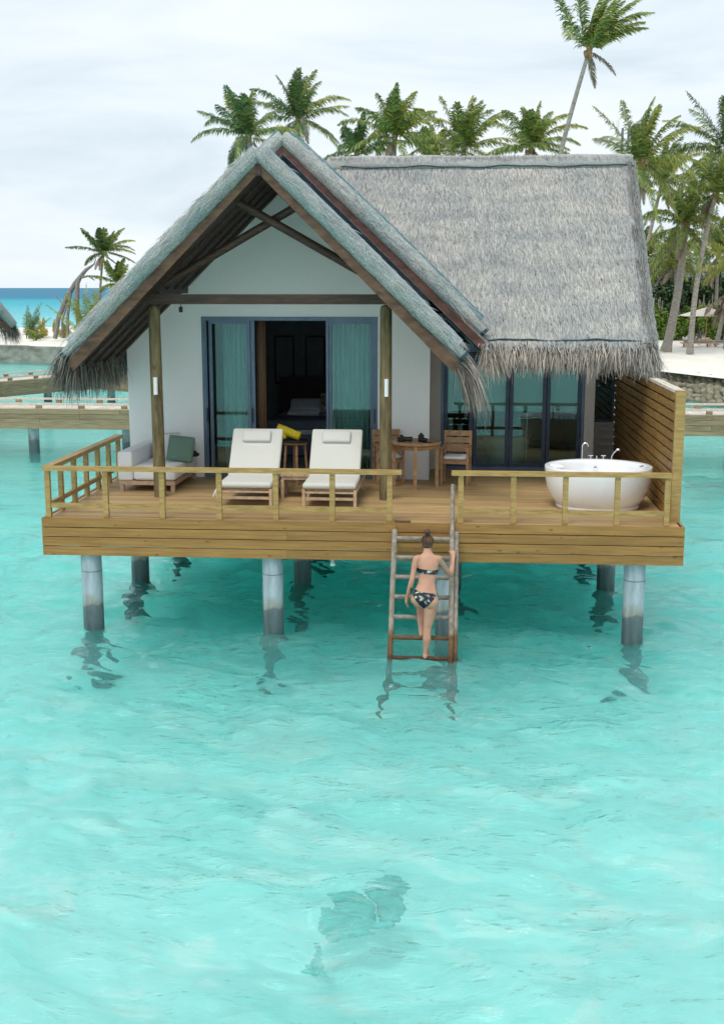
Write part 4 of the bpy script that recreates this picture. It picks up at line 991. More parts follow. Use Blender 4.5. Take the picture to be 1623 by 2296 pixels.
src = nd(t, 'ShaderNodeTexCoord').outputs['Object']
nz = nd(t, 'ShaderNodeTexNoise', {'Vector': src, 'Scale': 7.0, 'Detail': 3.0}).outputs['Fac']
c = ramp(t, nz, [(.3, (.43,.215,.14)), (.7, (.54,.295,.20))])
p = nd(t, 'ShaderNodeBsdfPrincipled', {'Base Color': c, 'Roughness': .5, 'Specular IOR Level': .35})
p.inputs['Subsurface Weight'].default_value = .12; p.inputs['Subsurface Radius'].default_value = (.02,.008,.004); p.inputs['Subsurface Scale'].default_value = .5
t.links.new(p.outputs[0], nd(t, 'ShaderNodeOutputMaterial').inputs[0]); M['skin'] = m
M['hair'] = pmat('brown_hair', (.045,.022,.014), (.15,.072,.042), 24, (5,5,.6), .5, .5)
M['bikini'] = pmat('navy_floral_swimwear', (.008,.014,.028), (.50,.52,.40), 17, (1,1,1), .7, .1, detail=3, contrast=(.53,.66))
PX, PY, PZ = 5.37, -1.12, .03
b = MB()
# torso as lofted ellipses: (x, y, z, rx, ry)
TOR = [(5.345,-1.09,.70,.085,.07),(5.350,-1.10,.755,.145,.098),(5.352,-1.10,.81,.168,.108),(5.354,-1.085,.865,.160,.100),(5.362,-1.06,.93,.134,.086),(5.372,-1.035,.985,.112,.077),(5.377,-1.02,1.03,.110,.076),(5.386,-1.0,1.08,.117,.082),(5.388,-.985,1.135,.124,.088),(5.387,-.968,1.19,.132,.089),(5.385,-.957,1.245,.142,.085),(5.383,-.948,1.295,.150,.070),(5.381,-.940,1.335,.118,.060),(5.380,-.932,1.365,.070,.053),(5.379,-.92,1.395,.052,.052),(5.378,-.90,1.44,.048,.050),(5.377,-.885,1.475,.048,.05)]
seg = 28; vs = []
for x, y, z, rx, ry in TOR:
    for k in range(seg):
        a_ = 2*math.pi*k/seg; vs.append((x+rx*math.cos(a_), y+ry*math.sin(a_), z+ (.012 if 0 else 0)))
b.add(vs, [(i*seg+k, i*seg+(k+1)%seg, (i+1)*seg+(k+1)%seg, (i+1)*seg+k) for i in range(len(TOR)-1) for k in range(seg)]); 
b.add([vs[k] for k in range(seg)], [tuple(range(seg))[::-1]]); b.add([vs[(len(TOR)-1)*seg+k] for k in range(seg)], [tuple(range(seg))])
b.ball((5.272,-1.150,.800), .094,.085,.092, 20); b.ball((5.434,-1.155,.775), .092,.085,.092, 20)      # seat
b.ball((5.33,-.905,1.165), .052,.045,.05, 16); b.ball((5.445,-.905,1.165), .052,.045,.05, 16)            # chest
# support leg (viewer's right), standing on the rung at the waterline
limb(b, [(5.437,-1.10,.79),(5.432,-1.115,.70),(5.420,-1.125,.60),(5.405,-1.135,.50),(5.392,-1.145,.43),(5.388,-1.165,.36),(5.388,-1.178,.29),(5.382,-1.178,.21),(5.370,-1.180,.12),(5.365,-1.182,.075)],
     [.096,.091,.079,.063,.052,.051,.0535,.044,.031,.030])
limb(b, [(5.365,-1.200,.062),(5.375,-1.165,.072),(5.395,-1.105,.066),(5.415,-1.055,.056)], [.029,.032,.030,.022], 14)
for k in range(5): capsule(b, (5.398+.011*k,-1.05+.004*k,.052), (5.410+.012*k,-1.018-.006*(k-1),.047), .0095-.0006*abs(k-4)*(-1 if 0 else 1), .008)
# stepping leg (viewer's left), knee forward, foot on the next rung
limb(b, [(5.275,-1.08,.805),(5.262,-1.01,.775),(5.262,-.90,.735),(5.268,-.80,.705),(5.275,-.745,.685),(5.283,-.765,.63),(5.291,-.835,.55),(5.299,-.905,.46),(5.305,-.955,.385),(5.310,-.985,.325)],
     [.094,.092,.082,.066,.054,.052,.053,.048,.037,.030])
limb(b, [(5.307,-1.008,.300),(5.312,-.985,.312),(5.316,-.93,.305),(5.318,-.885,.298)], [.028,.031,.029,.021], 14)
for k in range(5): capsule(b, (5.298+.010*k,-.875,.296), (5.297+.0115*k,-.842-.004*abs(k-1),.292), .009, .0078)
# left arm hanging
limb(b, [(5.262,-.955,1.300),(5.238,-.965,1.292),(5.222,-.985,1.24),(5.210,-1.005,1.17),(5.195,-1.035,1.09),(5.184,-1.05,1.035),(5.172,-1.045,.985),(5.155,-1.03,.92),(5.137,-1.012,.85),(5.124,-1.0,.80)],
     [.052,.049,.044,.040,.036,.034,.036,.033,.026,.021])
limb(b, [(5.124,-1.0,.80),(5.118,-.992,.765),(5.114,-.985,.735)], [.021,.026,.024], 12)
for k in range(5 - 1):
    y0 = -1.012 + k*.0185; ln = (.058,.066,.068,.060)[k]
    limb(b, [(5.115,y0,.728),(5.117,y0+.002,.728-ln*.5),(5.127,y0+.004,.728-ln*.85),(5.140,y0+.005,.728-ln*1.08)], [.0092,.0086,.008,.0072], 10)
limb(b, [(5.124,-.972,.768),(5.132,-.952,.742),(5.138,-.948,.715)], [.0125,.010,.0085], 10)
# right arm to the handrail
limb(b, [(5.500,-.950,1.300),(5.525,-.950,1.296),(5.553,-.925,1.245),(5.592,-.885,1.175),(5.635,-.835,1.105),(5.666,-.80,1.062),(5.682,-.765,1.078),(5.694,-.70,1.115),(5.704,-.62,1.165),(5.708,-.555,1.200)],
     [.052,.049,.043,.038,.035,.034,.036,.033,.026,.021])
limb(b, [(5.708,-.555,1.200),(5.708,-.50,1.222),(5.706,-.455,1.245)], [.021,.028,.027], 14)
axd = Vector((0,.591,.807)).normalized(); e1 = Vector((1,0,0)); e2 = Vector((0,.807,-.591)).normalized()
pc = Vector((5.697,-.155-(1.5-1.235)*.733*1.22,1.235))
b.ball(pc - e2*.052 + e1*.004, .040,.016,.045, 16, Matrix((e1, e2, axd)).transposed())
for k in range(4):
    c0 = pc + axd*(.034 - .0215*k); pts = []
    for a_ in np.linspace(-75, (48,58,54,38)[k], 7):
        r_ = .0435; pts.append(c0 + e1*math.cos(rad(a_))*r_*1.0 + e2*math.sin(rad(a_))*r_)
    limb(b, pts, [.0105,.0102,.0098,.0094,.009,.0086,.0076], 10)
limb(b, [pc - e2*.048 - e1*.010 + axd*.0, pc - e2*.040 - e1*.034 + axd*.025, pc - e2*.010 - e1*.046 + axd*.042, pc + e2*.014 - e1*.044 + axd*.046], [.014,.0115,.0105,.0085], 12)
# head
b.ball((5.375,-.862,1.505), .070,.088,.092, 24); b.ball((5.375,-.815,1.462), .050,.055,.056, 18); b.ball((5.375,-.790,1.420), .026,.022,.02, 12)
limb(b, [(5.375,-.778,1.515),(5.375,-.757,1.488),(5.375,-.752,1.478)], [.010,.013,.014], 10)
b.ball((5.375,-.768,1.448), .024,.012,.010, 12)
for s in (-1, 1): b.ball((5.375+s*.074,-.868,1.492), .010,.020,.031, 12, rotz(s*.3))
body = remesh(b, 'person', M['skin'], .0048, 5, .5)
tag(body, 'woman in dark floral bikini with hair in a bun, climbing the rope-wrapped ladder', 'person')
b = MB()
b.ball((5.375,-.880,1.518), .080,.092,.090, 28); b.ball((5.375,-.905,1.475), .066,.064,.055, 20)
hs = remesh(b, 'hair', M['hair'], .005, 3)
bm = bmesh.new(); bm.from_mesh(hs.data)
bmesh.ops.delete(bm, geom=[v for v in bm.verts if v.co.y > -.815 + max(0,(v.co.z-1.53))*.6 ], context='VERTS')
bm.to_mesh(hs.data); bm.free()
sm = hs.modifiers.new('t', 'SOLIDIFY'); sm.thickness = .004
hs.parent = body
b = MB(); b.ball((5.374,-.928,1.646), .040,.038,.036, 18); b.tube([(5.374+.032*math.cos(a_), -.925+.030*math.sin(a_), 1.634+.004*a_) for a_ in np.linspace(0, 6.6, 18)], .013, 8); b.tube([(5.374+.018*math.cos(a_), -.925+.018*math.sin(a_), 1.668+.002*a_) for a_ in np.linspace(0, 6.6, 14)], .012, 8)
b.build('hair_bun', M['hair'], body)
b = MB(); rh = random.Random(9)
for k in range(70):      # combed strands drawn up to the bun, a few loose ones
    a_ = rh.uniform(0, 6.28); z0 = rh.uniform(1.44, 1.53); r_ = .066 if z0 < 1.47 else .083
    q0 = Vector((5.375+math.cos(a_)*r_, -.885+math.sin(a_)*r_*1.1, z0))
    if q0.y > -.83: continue
    q2 = Vector((5.374+math.cos(a_)*.03, -.915+math.sin(a_)*.02, 1.602)); q1 = (q0+q2)*.5 + Vector((math.cos(a_)*.010, math.sin(a_)*.010, .008))
    b.tube([q0, q0.lerp(q1,.5)+Vector((math.cos(a_)*.006, math.sin(a_)*.006, 0)), q1, q2], [.0022,.003,.003,.002], 5)
for k in range(9):
    a_ = rh.uniform(3.3, 6.1); q0 = Vector((5.375+math.cos(a_)*.06, -.89+math.sin(a_)*.06, 1.47)); b.tube([q0, q0+Vector((math.cos(a_)*.012,-.004,-.02)), q0+Vector((math.cos(a_)*.01,-.002,-.05))], [.0012,.001,.0006], 4)
b.build('hair_strands', M['hair'], body)
for s in (-1, 1):
    b = MB(); b.ball((5.375+s*.031,-.7845,1.503), .012, seg=12); b.build('eye', M['whitemetal'], body)
# swimwear: shells lifted off the body surface
def shell(name, test, off=.004):
    bm = bmesh.new(); bm.from_mesh(body.data)
    bmesh.ops.delete(bm, geom=[f for f in bm.faces if not test(f.calc_center_median())], context='FACES')
    bm.normal_update()
    for v in bm.verts: v.co += v.normal*off
    me = bpy.data.meshes.new(name); bm.to_mesh(me); bm.free(); me.materials.append(M['bikini']); me.polygons.foreach_set('use_smooth', [True]*len(me.polygons))
    o = bpy.data.objects.new(name, me); COL.objects.link(o); o.parent = body
    sm = o.modifiers.new('t', 'SOLIDIFY'); sm.thickness = .005; sm.offset = -1; return o
def band(c):
    if abs(c.x-5.388) > .152 or c.y < -1.15: return False
    if c.x < 5.24: return False
    zc = 1.150 - .02*(c.x-5.388)/.13*.5; top = .026 if c.y < -.95 else .060; bot = .026 if c.y < -.95 else .040
    return zc-bot < c.z < zc+top
shell('bikini_top', band)
def brief(c):
    if c.z > .96 or c.z < .66: return False
    f = (c.x-5.345)
    top = .905 - f*.16 if True else 0
    if c.z > top: return False
    if f > .205 or f < -.178: return False
    if c.y < -1.05:   # back: narrowing triangle
        wl = .012 + (c.z-.70)*.80; wr = .012 + (c.z-.70)*.88
        return (-wl < f < wr) or (c.z > top-.022)
    wl = .018 + max(0, c.z-.73)*1.1
    return abs(f) < wl or c.z > top-.028
shell('bikini_bottom', brief)
# water drop: root placed at the person's feet
for o in [body] + [x for x in bpy.data.objects if x.parent == body]:
    if o.type == 'MESH': o.data.transform(Matrix.Translation((-PX,-PY,-PZ)))
body.location = (PX,PY,PZ)

# ------------------------------------------------------------------ submerged coral heads
def blob(name, loc, label, sx, sy, sz, n=9, seed=1, mat='coral'):
    rn = random.Random(seed); b = MB()
    for _ in range(n): 
        b.ball((rn.uniform(-sx,sx)*.7, rn.uniform(-sy,sy)*.7, rn.uniform(-.5,.2)*sz), sx*rn.uniform(.25,.5), sy*rn.uniform(.25,.5), sz*rn.uniform(.4,.8), 10, rotz(rn.random()*3))
    o = b.build(name, M[mat]); o.location = loc; return o
M['coral'] = pmat('submerged_coral', (.03,.45,.40), (.10,.64,.60), 4, (1,1,1), .9, .4)
tag(blob('coral_head', (4.98,-6.35,-1.2), 0, .30, .34, .12, 11, 3), 'dark submerged coral patch in the open water below the ladder, the upper right one', 'coral', 'submerged coral patches')
tag(blob('coral_head', (4.68,-7.1,-1.15), 0, .20, .36, .12, 8, 5), 'dark submerged coral patch in the open water below the ladder, the lower left one', 'coral', 'submerged coral patches')
tag(blob('coral_head', (12.3,14.2,-.22), 0, 1.0, 1.3, .2, 12, 8), 'dark reef patch breaking the surface right of the slatted screen', 'reef')

# ------------------------------------------------------------------ palms
def frond(mb, base, az, el, Lf, rn, wind, droopy, n=26, wdt=.060, lmax=.75, twist=0):
    p = Vector(base); d = Vector((math.cos(az)*math.cos(el), math.sin(az)*math.cos(el), math.sin(el))); st = Lf/n; pts = [p.copy()]; ds = [d.copy()]
    for i in range(n):
        t = i/n; d = d + Vector(wind)*st*(.25+.9*t) + Vector((0,0,-1))*st*(droopy*(.25+.9*t)); d.normalize(); p = p + d*st; pts.append(p.copy()); ds.append(d.copy())
    vs, fs = [], []
    for i in range(n):
        sd_ = ds[i].cross(Vector((0,0,1)));
        if sd_.length < .05: sd_ = Vector((1,0,0))
        sd_.normalize(); w_ = .035*(1-i/n)+.008; o = len(vs); vs += [pts[i]-sd_*w_, pts[i]+sd_*w_, pts[i+1]+sd_*w_*.9, pts[i+1]-sd_*w_*.9]; fs.append((o,o+1,o+2,o+3))
    mb.add(vs, fs)
    for i in range(3, n+1):
        t = i/n; ll = lmax*(math.sin(math.pi*min(1,.10+.86*t))**.55)*rn.uniform(.82,1.1)
        dd = ds[i]; sd_ = dd.cross(Vector((0,0,1)))
        if sd_.length < .05: sd_ = Vector((1,0,0))
        sd_.normalize(); up = sd_.cross(dd)
        for s in (-1, 1):
            for sub in (0, .34, .67):
                q = pts[i-1].lerp(pts[i], sub)
                a1 = (sd_*s*rn.uniform(.5,.8) + dd*(.45+.5*t) + Vector((0,0,-1))*rn.uniform(.0,.45) + up*rn.uniform(-.1,.25) + Vector(wind)*.8).normalized()
                a2 = (a1 + Vector((0,0,-1))*rn.uniform(.55,1.1)*(.6+droopy*1.2) + Vector(wind)*1.0).normalized()
                m_ = q + a1*ll*.5; e_ = m_ + a2*ll*.5; wv = dd*wdt*.5; o = len(mb.v)
                mb.add([q-wv*.7, q+wv*.7, m_+wv, m_-wv, e_], [(0,1,2,3),(3,2,4)])
def palm(base, top, label, seed, Lf=3.0, n=22, mat='palm', wind=(.17,0,0), droopy=.40, r0=.17, r1=.10, bend=0, dry=3, coco=0, group='coconut palms on the island', elmin=-25, elmax=82, bias=None, lmax=.62, name='coconut_palm'):
    rn = random.Random(seed); base = Vector(base); top = Vector(top); n = int(n*.95); top.z -= .16*Lf; Lf *= 1.17; lmax *= 1.12; droopy *= 1.15
    if elmax > 50: elmin = max(elmin+4, -45); elmax = 90
    r = empty(name, base, label, 'palm tree', group)
    up = top - base; pts = []
    for i in range(13):
        t = i/12; pts.append(up*t + Vector((bend*math.sin(math.pi*t), 0, 0)))
    b = MB(); b.tube(pts, [r0*(1.35 if i == 0 else 1) + (r1-r0)*i/12 for i in range(13)], 12); b.build('trunk', M['trunk'], r)
    c = MB(); c2 = MB()
    for k in range(n):
        az = k*2.39996 + rn.uniform(-.3,.3); t = (k+.5)/n
        el = rad(elmin + (elmax-elmin)*t**.75 + rn.uniform(-8,8))
        if bias is not None and rn.random() < .35: az = bias + rn.uniform(-.7,.7)
        l_ = Lf*(.82+.3*math.sin(math.pi*min(1,t+.15)))*rn.uniform(.85,1.08)
        frond(c2 if k % 5 == 3 else c, up + Vector((math.cos(az)*.08, math.sin(az)*.08, rn.uniform(-.15,.15))), az, el, l_, rn, wind, droopy*rn.uniform(.55,1.6), lmax=lmax)
    c.build('crown', M[mat], r); 
    if c2.v: c2.build('crown', M['palmyel' if mat != 'palmyel' else 'palm'], r)
    if dry:
        c = MB()
        for k in range(dry): frond(c, up + Vector((0,0,-.1)), rn.random()*6.28, rad(rn.uniform(-60,-20)), Lf*.6, rn, wind, .9, lmax=lmax*.7)
        c.build('dry_fronds', M['palmdry'], r)
    c = MB(); c.tube([up+Vector((0,0,-.35)), up+Vector((0,0,.1)), up+Vector((0,0,.5))], [r1*1.1,r1*1.7,r1*.5], 10)
    for k in range(coco): a_ = rn.random()*6.28; c.ball(up+Vector((math.cos(a_)*.2,math.sin(a_)*.2,-.15-rn.random()*.25)), .11,.11,.14,8)
    c.build('crown_shaft' if not coco else 'coconuts', M['coconut'], r)
    return r
palm((9.6,48,1.0), (12.13,48,16.9), 'tallest palm, leaning right high above the main roof ridge', 1, 2.6, 22, bend=-.55, wind=(.34,0,.03), droopy=.20, elmin=20, r0=.16, r1=.10, coco=4, dry=2, bias=.3)
palm((-5.2,50,.9), (-5.55,50,13.1), 'dark palm rising left of the front gable peak, leftmost above the roof', 2, 2.5, 20, 'palmdark', bias=2.9)
palm((-3.7,56,.9), (-3.68,56,14.8), 'dark palm with its crown directly behind the rear gable peak', 3, 2.75, 24, 'palmdark', coco=3)
palm((.2,52,.9), (.08,52,12.3), 'low half hidden palm at the left end of the main ridge', 4, 2.0, 14, 'palmdark', bias=2.8)
palm((2.1,50,.9), (2.27,50,13.0), 'tall bushy palm above the left part of the main ridge', 5, 2.6, 24)
palm((4.0,58,.9), (3.9,58,12.7), 'small palm above the ridge between two taller palms', 6, 2.2, 16)
palm((5.9,52,.9), (5.93,52,12.6), 'wide bushy palm above the middle of the main ridge', 7, 2.8, 26, dry=5)
palm((9.4,50,.9), (9.44,50,12.4), 'palm with a brown centre directly left of the tallest palm', 8, 2.4, 22, dry=5, coco=5)
palm((15.1,52,1.0), (15.5,52,11.9), 'large yellow-green palm directly behind the right edge of the roof', 9, 3.3, 30, wind=(.16,0,.02), elmin=-55, coco=4, dry=4, r0=.2, r1=.15)
palm((17.95,56,1.0), (18.75,56,8.7), 'drooping palm with a thick leaning trunk, nearest the beach left of the parasol', 10, 3.0, 26, wind=(.05,0,0), droopy=.62, elmin=-45, dry=6, bend=.15, r0=.28, r1=.17, coco=4)
palm((18.97,54,1.0), (19.95,54,10.3), 'palm with a slim leaning trunk passing in front of the parasol', 11, 2.7, 22, wind=(.12,0,0), droopy=.45, bend=-.25, r0=.17, r1=.12, coco=3, dry=4)
palm((21.9,58,1.0), (21.3,58,13.2), 'tall palm half cut by the right edge of the picture', 12, 3.4, 26, 'palmdark', coco=4, elmin=-50, bias=2.9)
palm((16.9,66,1.0), (18.9,66,12.0), 'palm crown behind the gap between the two right-hand front palms', 13, 3.0, 24, 'palm')
palm((24.7,75,1.0), (24.6,75,7.6), 'distant dark palm low at the right edge behind the thatched villas', 14, 3.4, 24, 'palmdark', droopy=.5)
palm((20.2,80,1.0), (20.1,80,7.4), 'distant small palm just right of the roof edge', 15, 2.4, 18)
palm((22.7,84,1.0), (22.6,84,7.6), 'distant dark palm above the far thatched ridge', 16, 3.3, 24, 'palmdark', droopy=.5)
palm((21.6,72,1.0), (21.0,72,6.6), 'short palm with a pale thin trunk behind the parasol', 17, 2.2, 16, droopy=.6)
palm((23.5,66,1.0), (24.0,66,6.4), 'young palm with drooping yellow fronds at the right edge beyond the parasol', 18, 2.4, 20, 'palmyel', droopy=.5)
palm((22.3,63,1.0), (22.9,63.5,4.2), 'stubby brown trunk with hanging dry fronds right of the parasol', 19, 1.5, 8, 'palmdry', droopy=1.0, dry=8, elmin=-70, elmax=20)
palm((-18.6,64,1.3), (-17.9,64,7.3), 'tall one of the two palms on the sandy point at the left', 20, 1.9, 20, 'palmdark', wind=(.22,0,0), dry=3, r0=.10, r1=.07, lmax=.42)
palm((-16.5,62,1.3), (-16.45,62,5.3), 'short one of the two palms on the sandy point at the left', 21, 1.6, 16, 'palm', wind=(.14,0,0), dry=5, r0=.10, r1=.08, lmax=.40)
def clump(loc, label, seed, n, Lf, mat, name='young_palm', cat='young palm', group='young palms and shoots on the left sand', wdt=.05, lmax=.35, el=(38,88)):
    rn = random.Random(seed); r = empty(name, loc, label, cat, group); c = MB()
    for k in range(n): frond(c, (rn.uniform(-.15,.15),rn.uniform(-.15,.15),0), rn.random()*6.28, rad(rn.uniform(*el)), Lf*rn.uniform(.6,1.1), rn, (.10,0,0), .22 if Lf > 2 else .45, n=18 if Lf > 2 else 9, lmax=lmax*.62, wdt=wdt)
    c.build('fronds', M[mat], r); c = MB()
    c.tube([(0,0,-.1),(0,0,.12)], [.05,.03], 8); c.build('stem', M['coconut'], r)
for i, (x, y, z, n, l_, mt, lb) in enumerate([(-18.9,64,1.5,24,4.3,'palmyel','tall yellow-green young palm beside the grey driftwood tree'),(-17.7,64.5,1.4,18,3.6,'palmyel','yellow-green young palm nearest the villa roof on the left sand'),
     (-24.9,68.5,1.2,8,2.9,'palmdark','thin grey-green young palm, leftmost plant on the sand'),(-24.0,68.6,1.3,7,1.5,'orangeleaf','bright orange-yellow shoot right of the thin grey-green young palm'),(-23.2,69.5,1.4,6,1.3,'orangeleaf','small orange shoot, second of the orange row from the left'),
     (-22.2,68.5,1.5,6,1.3,'palmyel','yellow shoot below the foot of the driftwood tree'),(-21.3,68.5,1.55,7,1.5,'orangeleaf','orange and yellow shoot right below the driftwood tree'),(-19.8,67.5,1.55,7,1.3,'orangeleaf','orange shoot closest to the villa roof'),(-23.8,66.5,1.1,8,1.2,'palm','low green spreading seedling in front of the orange shoots')]):
    clump((x,y,hill(x,y)-.05), lb, 30+i, n, l_, mt, wdt=.06 if 'orange' in mt or i in (5,8) else .04, lmax=(1.1,1.0,.7)[i] if i < 3 else .5)
# leaning driftwood tree
r = empty('dead_tree', (-21.5,66.5,1.4), 'bare grey leaning driftwood tree with several propping roots on the left sand', 'dead tree')
def dd(pts, rs, nm): b = MB(); b.tube([(x+21.5, y-66.5, z-1.4) for x, y, z in pts], rs, 10); b.build(nm, M['dead'], r)
dd([(-22.3,66.5,1.2),(-22.0,66.5,2.6),(-21.4,66.5,3.9),(-20.7,66.5,5.0),(-19.9,66.5,5.9),(-19.3,66.5,6.3)], [.16,.17,.18,.17,.13,.05], 'trunk')
dd([(-20.55,66.5,1.3),(-20.6,66.4,3.2),(-20.5,66.4,5.0),(-20.2,66.4,5.5)], [.17,.15,.17,.10], 'limb')
dd([(-21.35,66.4,1.3),(-21.3,66.4,2.8),(-21.0,66.4,4.4)], [.13,.12,.10], 'limb')
dd([(-21.75,66.4,1.3),(-21.7,66.4,2.4),(-21.3,66.4,3.6)], [.07,.08,.06], 'limb')
dd([(-20.2,66.4,5.4),(-19.7,66.4,5.5),(-19.3,66.5,5.2)], [.09,.07,.03], 'limb')
dd([(-21.6,66.4,3.6),(-22.0,66.4,4.1),(-22.3,66.4,4.2)], [.05,.03,.015], 'limb')
dd([(-19.3,66.5,6.3),(-19.15,66.5,6.7)], [.06,.02], 'limb')

# ------------------------------------------------------------------ bushes
def bush(loc, label, sx, sy, sz, n, mat, seed, leaf=.22, name='bush', group='bushes behind the beach'):
    rn = random.Random(seed); b = MB(); lobes = [(rn.uniform(-.75,.75)*sx, rn.uniform(-.6,.6)*sy, rn.uniform(.25,.72)*sz, rn.uniform(.25,.42)) for _ in range(14)]
    for _ in range(n):
        lx, ly, lz, lr = rn.choice(lobes); d = Vector((rn.gauss(0,1), rn.gauss(0,1), rn.gauss(0,1))).normalized(); q = rn.uniform(.55,1.08)
        p = Vector((lx + d.x*lr*sx*q*.9, ly + d.y*lr*sy*q, max(.05, lz + d.z*lr*sz*q)))
        n_ = (d + Vector((rn.gauss(0,.5), rn.gauss(0,.5), rn.gauss(0,.5)+.5))).normalized(); a_ = n_.orthogonal().normalized(); a_ = Matrix.Rotation(rn.random()*6.28, 3, n_) @ a_; c_ = n_.cross(a_); s = leaf*rn.uniform(.6,1.3)
        o = len(b.v); b.add([p-a_*s*.5, p+c_*s*.28, p+a_*s*.5, p-c_*s*.28], [(0,1,2,3)])
    r = empty(name, loc, label, 'bush', group); b.build('foliage', M[mat], r)
    c = MB()
    for k in range(5): c.tube([(rn.uniform(-.3,.3)*sx,rn.uniform(-.3,.3)*sy,0), (rn.uniform(-.5,.5)*sx,rn.uniform(-.4,.4)*sy,sz*.6)], [.07,.03], 6)
    c.build('stems', M['dead'], r)
bush((20.6,77,1.1), 'large dark green bush in front of the small thatched gable', 2.6, 1.6, 5.6, 8200, 'bushdark', 1, .32)
bush((23.4,79,1.1), 'dark green bush behind the crossing palm trunks', 2.2, 1.5, 5.0, 6600, 'bushdark', 2, .32)
bush((26.2,80,1.1), 'tall dark green bush above the parasol at the right', 2.2, 1.6, 5.2, 4200, 'bushdark', 3, .34)
bush((18.6,70.0,1.05), 'bright green shrub by the pole fence next to the roof edge', 1.3, 1.0, 2.58, 4680, 'bushlight', 4, .24)
bush((20.6,70.5,1.05), 'bright green shrub behind the foot of the thick leaning palm trunk', 1.2, 1.0, 2.02, 3960, 'bushlight', 5, .24)
bush((22.6,70.8,1.05), 'bright green shrub behind the slim leaning palm trunk', 1.3, 1.0, 2.46, 4680, 'bushlight', 6, .24)
bush((24.6,71,1.05), 'bright green shrub behind the parasol pole', 1.3, 1.0, 2.91, 5040, 'bushlight', 7, .24)
bush((26.6,70,1.05), 'bright green shrub at the right edge of the picture', 1.3, 1.0, 3.14, 4680, 'bushlight', 8, .24)
bush((-18.7,67.5,hill(-18.7,67.5)-.1), 'green shrub behind the young palms on the left sand', 1.5, 1.0, 2.6, 2600, 'bushlight', 9, .2, group=None)
bush((-16.6,66.5,hill(-16.6,66.5)-.1), 'green shrub half hidden by the left verge of the villa roof', 1.4, 1.0, 2.0, 2000, 'bushlight', 10, .2, group=None)
bush((31,84,1.1), 'dark thicket beyond the right edge of the beach', 4, 2, 6, 5000, 'bushdark', 11, .4)
bush((12,84,1.1), 'dark thicket hidden behind the villa roof', 6, 2, 5, 4000, 'bushdark', 12, .4)
# pole fences
def polefence(x0, x1, y, z, h0, label, seed):
    rn = random.Random(seed); r = empty('pole_fence', ((x0+x1)/2,y,z), label, 'fence', 'pole fences behind the beach'); n = int((x1-x0)/.11)
    for k in range(n):
        x = x0 + (x1-x0)*k/n - (x0+x1)/2; h_ = h0*rn.uniform(.72,1.12); b = MB(); b.tube([(x,rn.uniform(-.04,.04),-.2),(x+rn.uniform(-.05,.05),0,h_)], [.042,.036], 7); b.build('pole', M['bamboo'], r)
polefence(18.3,20.35,72,1.2,2.7, 'fence of upright grey driftwood poles beside the roof edge', 1)
polefence(23.2,27.5,75,1.2,2.7, 'fence of upright grey driftwood poles behind the parasol', 2)
# far thatched villas
def far_villa(loc, label, w_, dpt, hw, hr_, ridge='y', zrot=0):
    r = empty('thatched_villa', loc, label, 'villa', 'thatched villas behind the beach', zrot)
    b = MB(); b.box(-w_/2+.5,w_/2-.5,-dpt/2+.5,dpt/2-.5,0,hw); b.build('wall', M['beige'], r)
    b = MB()
    if ridge == 'y':
        for s in (-1,1): b.prism([(0,-dpt/2,hr_),(s*w_/2,-dpt/2,hw-.3),(s*w_/2,dpt/2,hw-.3),(0,dpt/2,hr_)], (0,0,-.25))
        g = MB(); g.prism([(0,-dpt/2+.3,hr_-.3),(-w_/2+.4,-dpt/2+.3,hw),(w_/2-.4,-dpt/2+.3,hw)], (0,.1,0)); g.build('gable_board', M['soffit'], r)
        g = MB()
        for s in (-1,1): g.prism([(0,-dpt/2-.06,hr_-.22),(s*w_/2,-dpt/2-.06,hw-.52),(s*w_/2,-dpt/2-.06,hw-.72),(0,-dpt/2-.06,hr_-.42)], (0,.05,0))
        g.build('barge_board', M['soffit'], r)
    else:
        for s in (-1,1): b.prism([(-w_/2,0,hr_),(w_/2,0,hr_),(w_/2,s*dpt/2,hw-.3),(-w_/2,s*dpt/2,hw-.3)], (0,0,-.25))
    b.build('roof', M['farthatch'], r)
M['farthatch'] = pmat('far_thatch', (.12,.115,.11), (.27,.255,.235), 14, (1,1,.35), .95, .5, detail=8)
far_villa((19.6,89,1.0), 'far thatched villa with its gable end showing above the dark bush', 5.2, 10, 2.6, 6.0, 'y', -.55)
far_villa((25.6,95,1.0), 'far long thatched villa roof behind the palm trunks', 9.5, 9, 2.4, 5.95, 'x', .0)
far_villa((24.6,84,1.0), 'thatched villa with a steep low roof behind the parasol', 5.0, 7, 1.2, 4.3, 'y', .25)
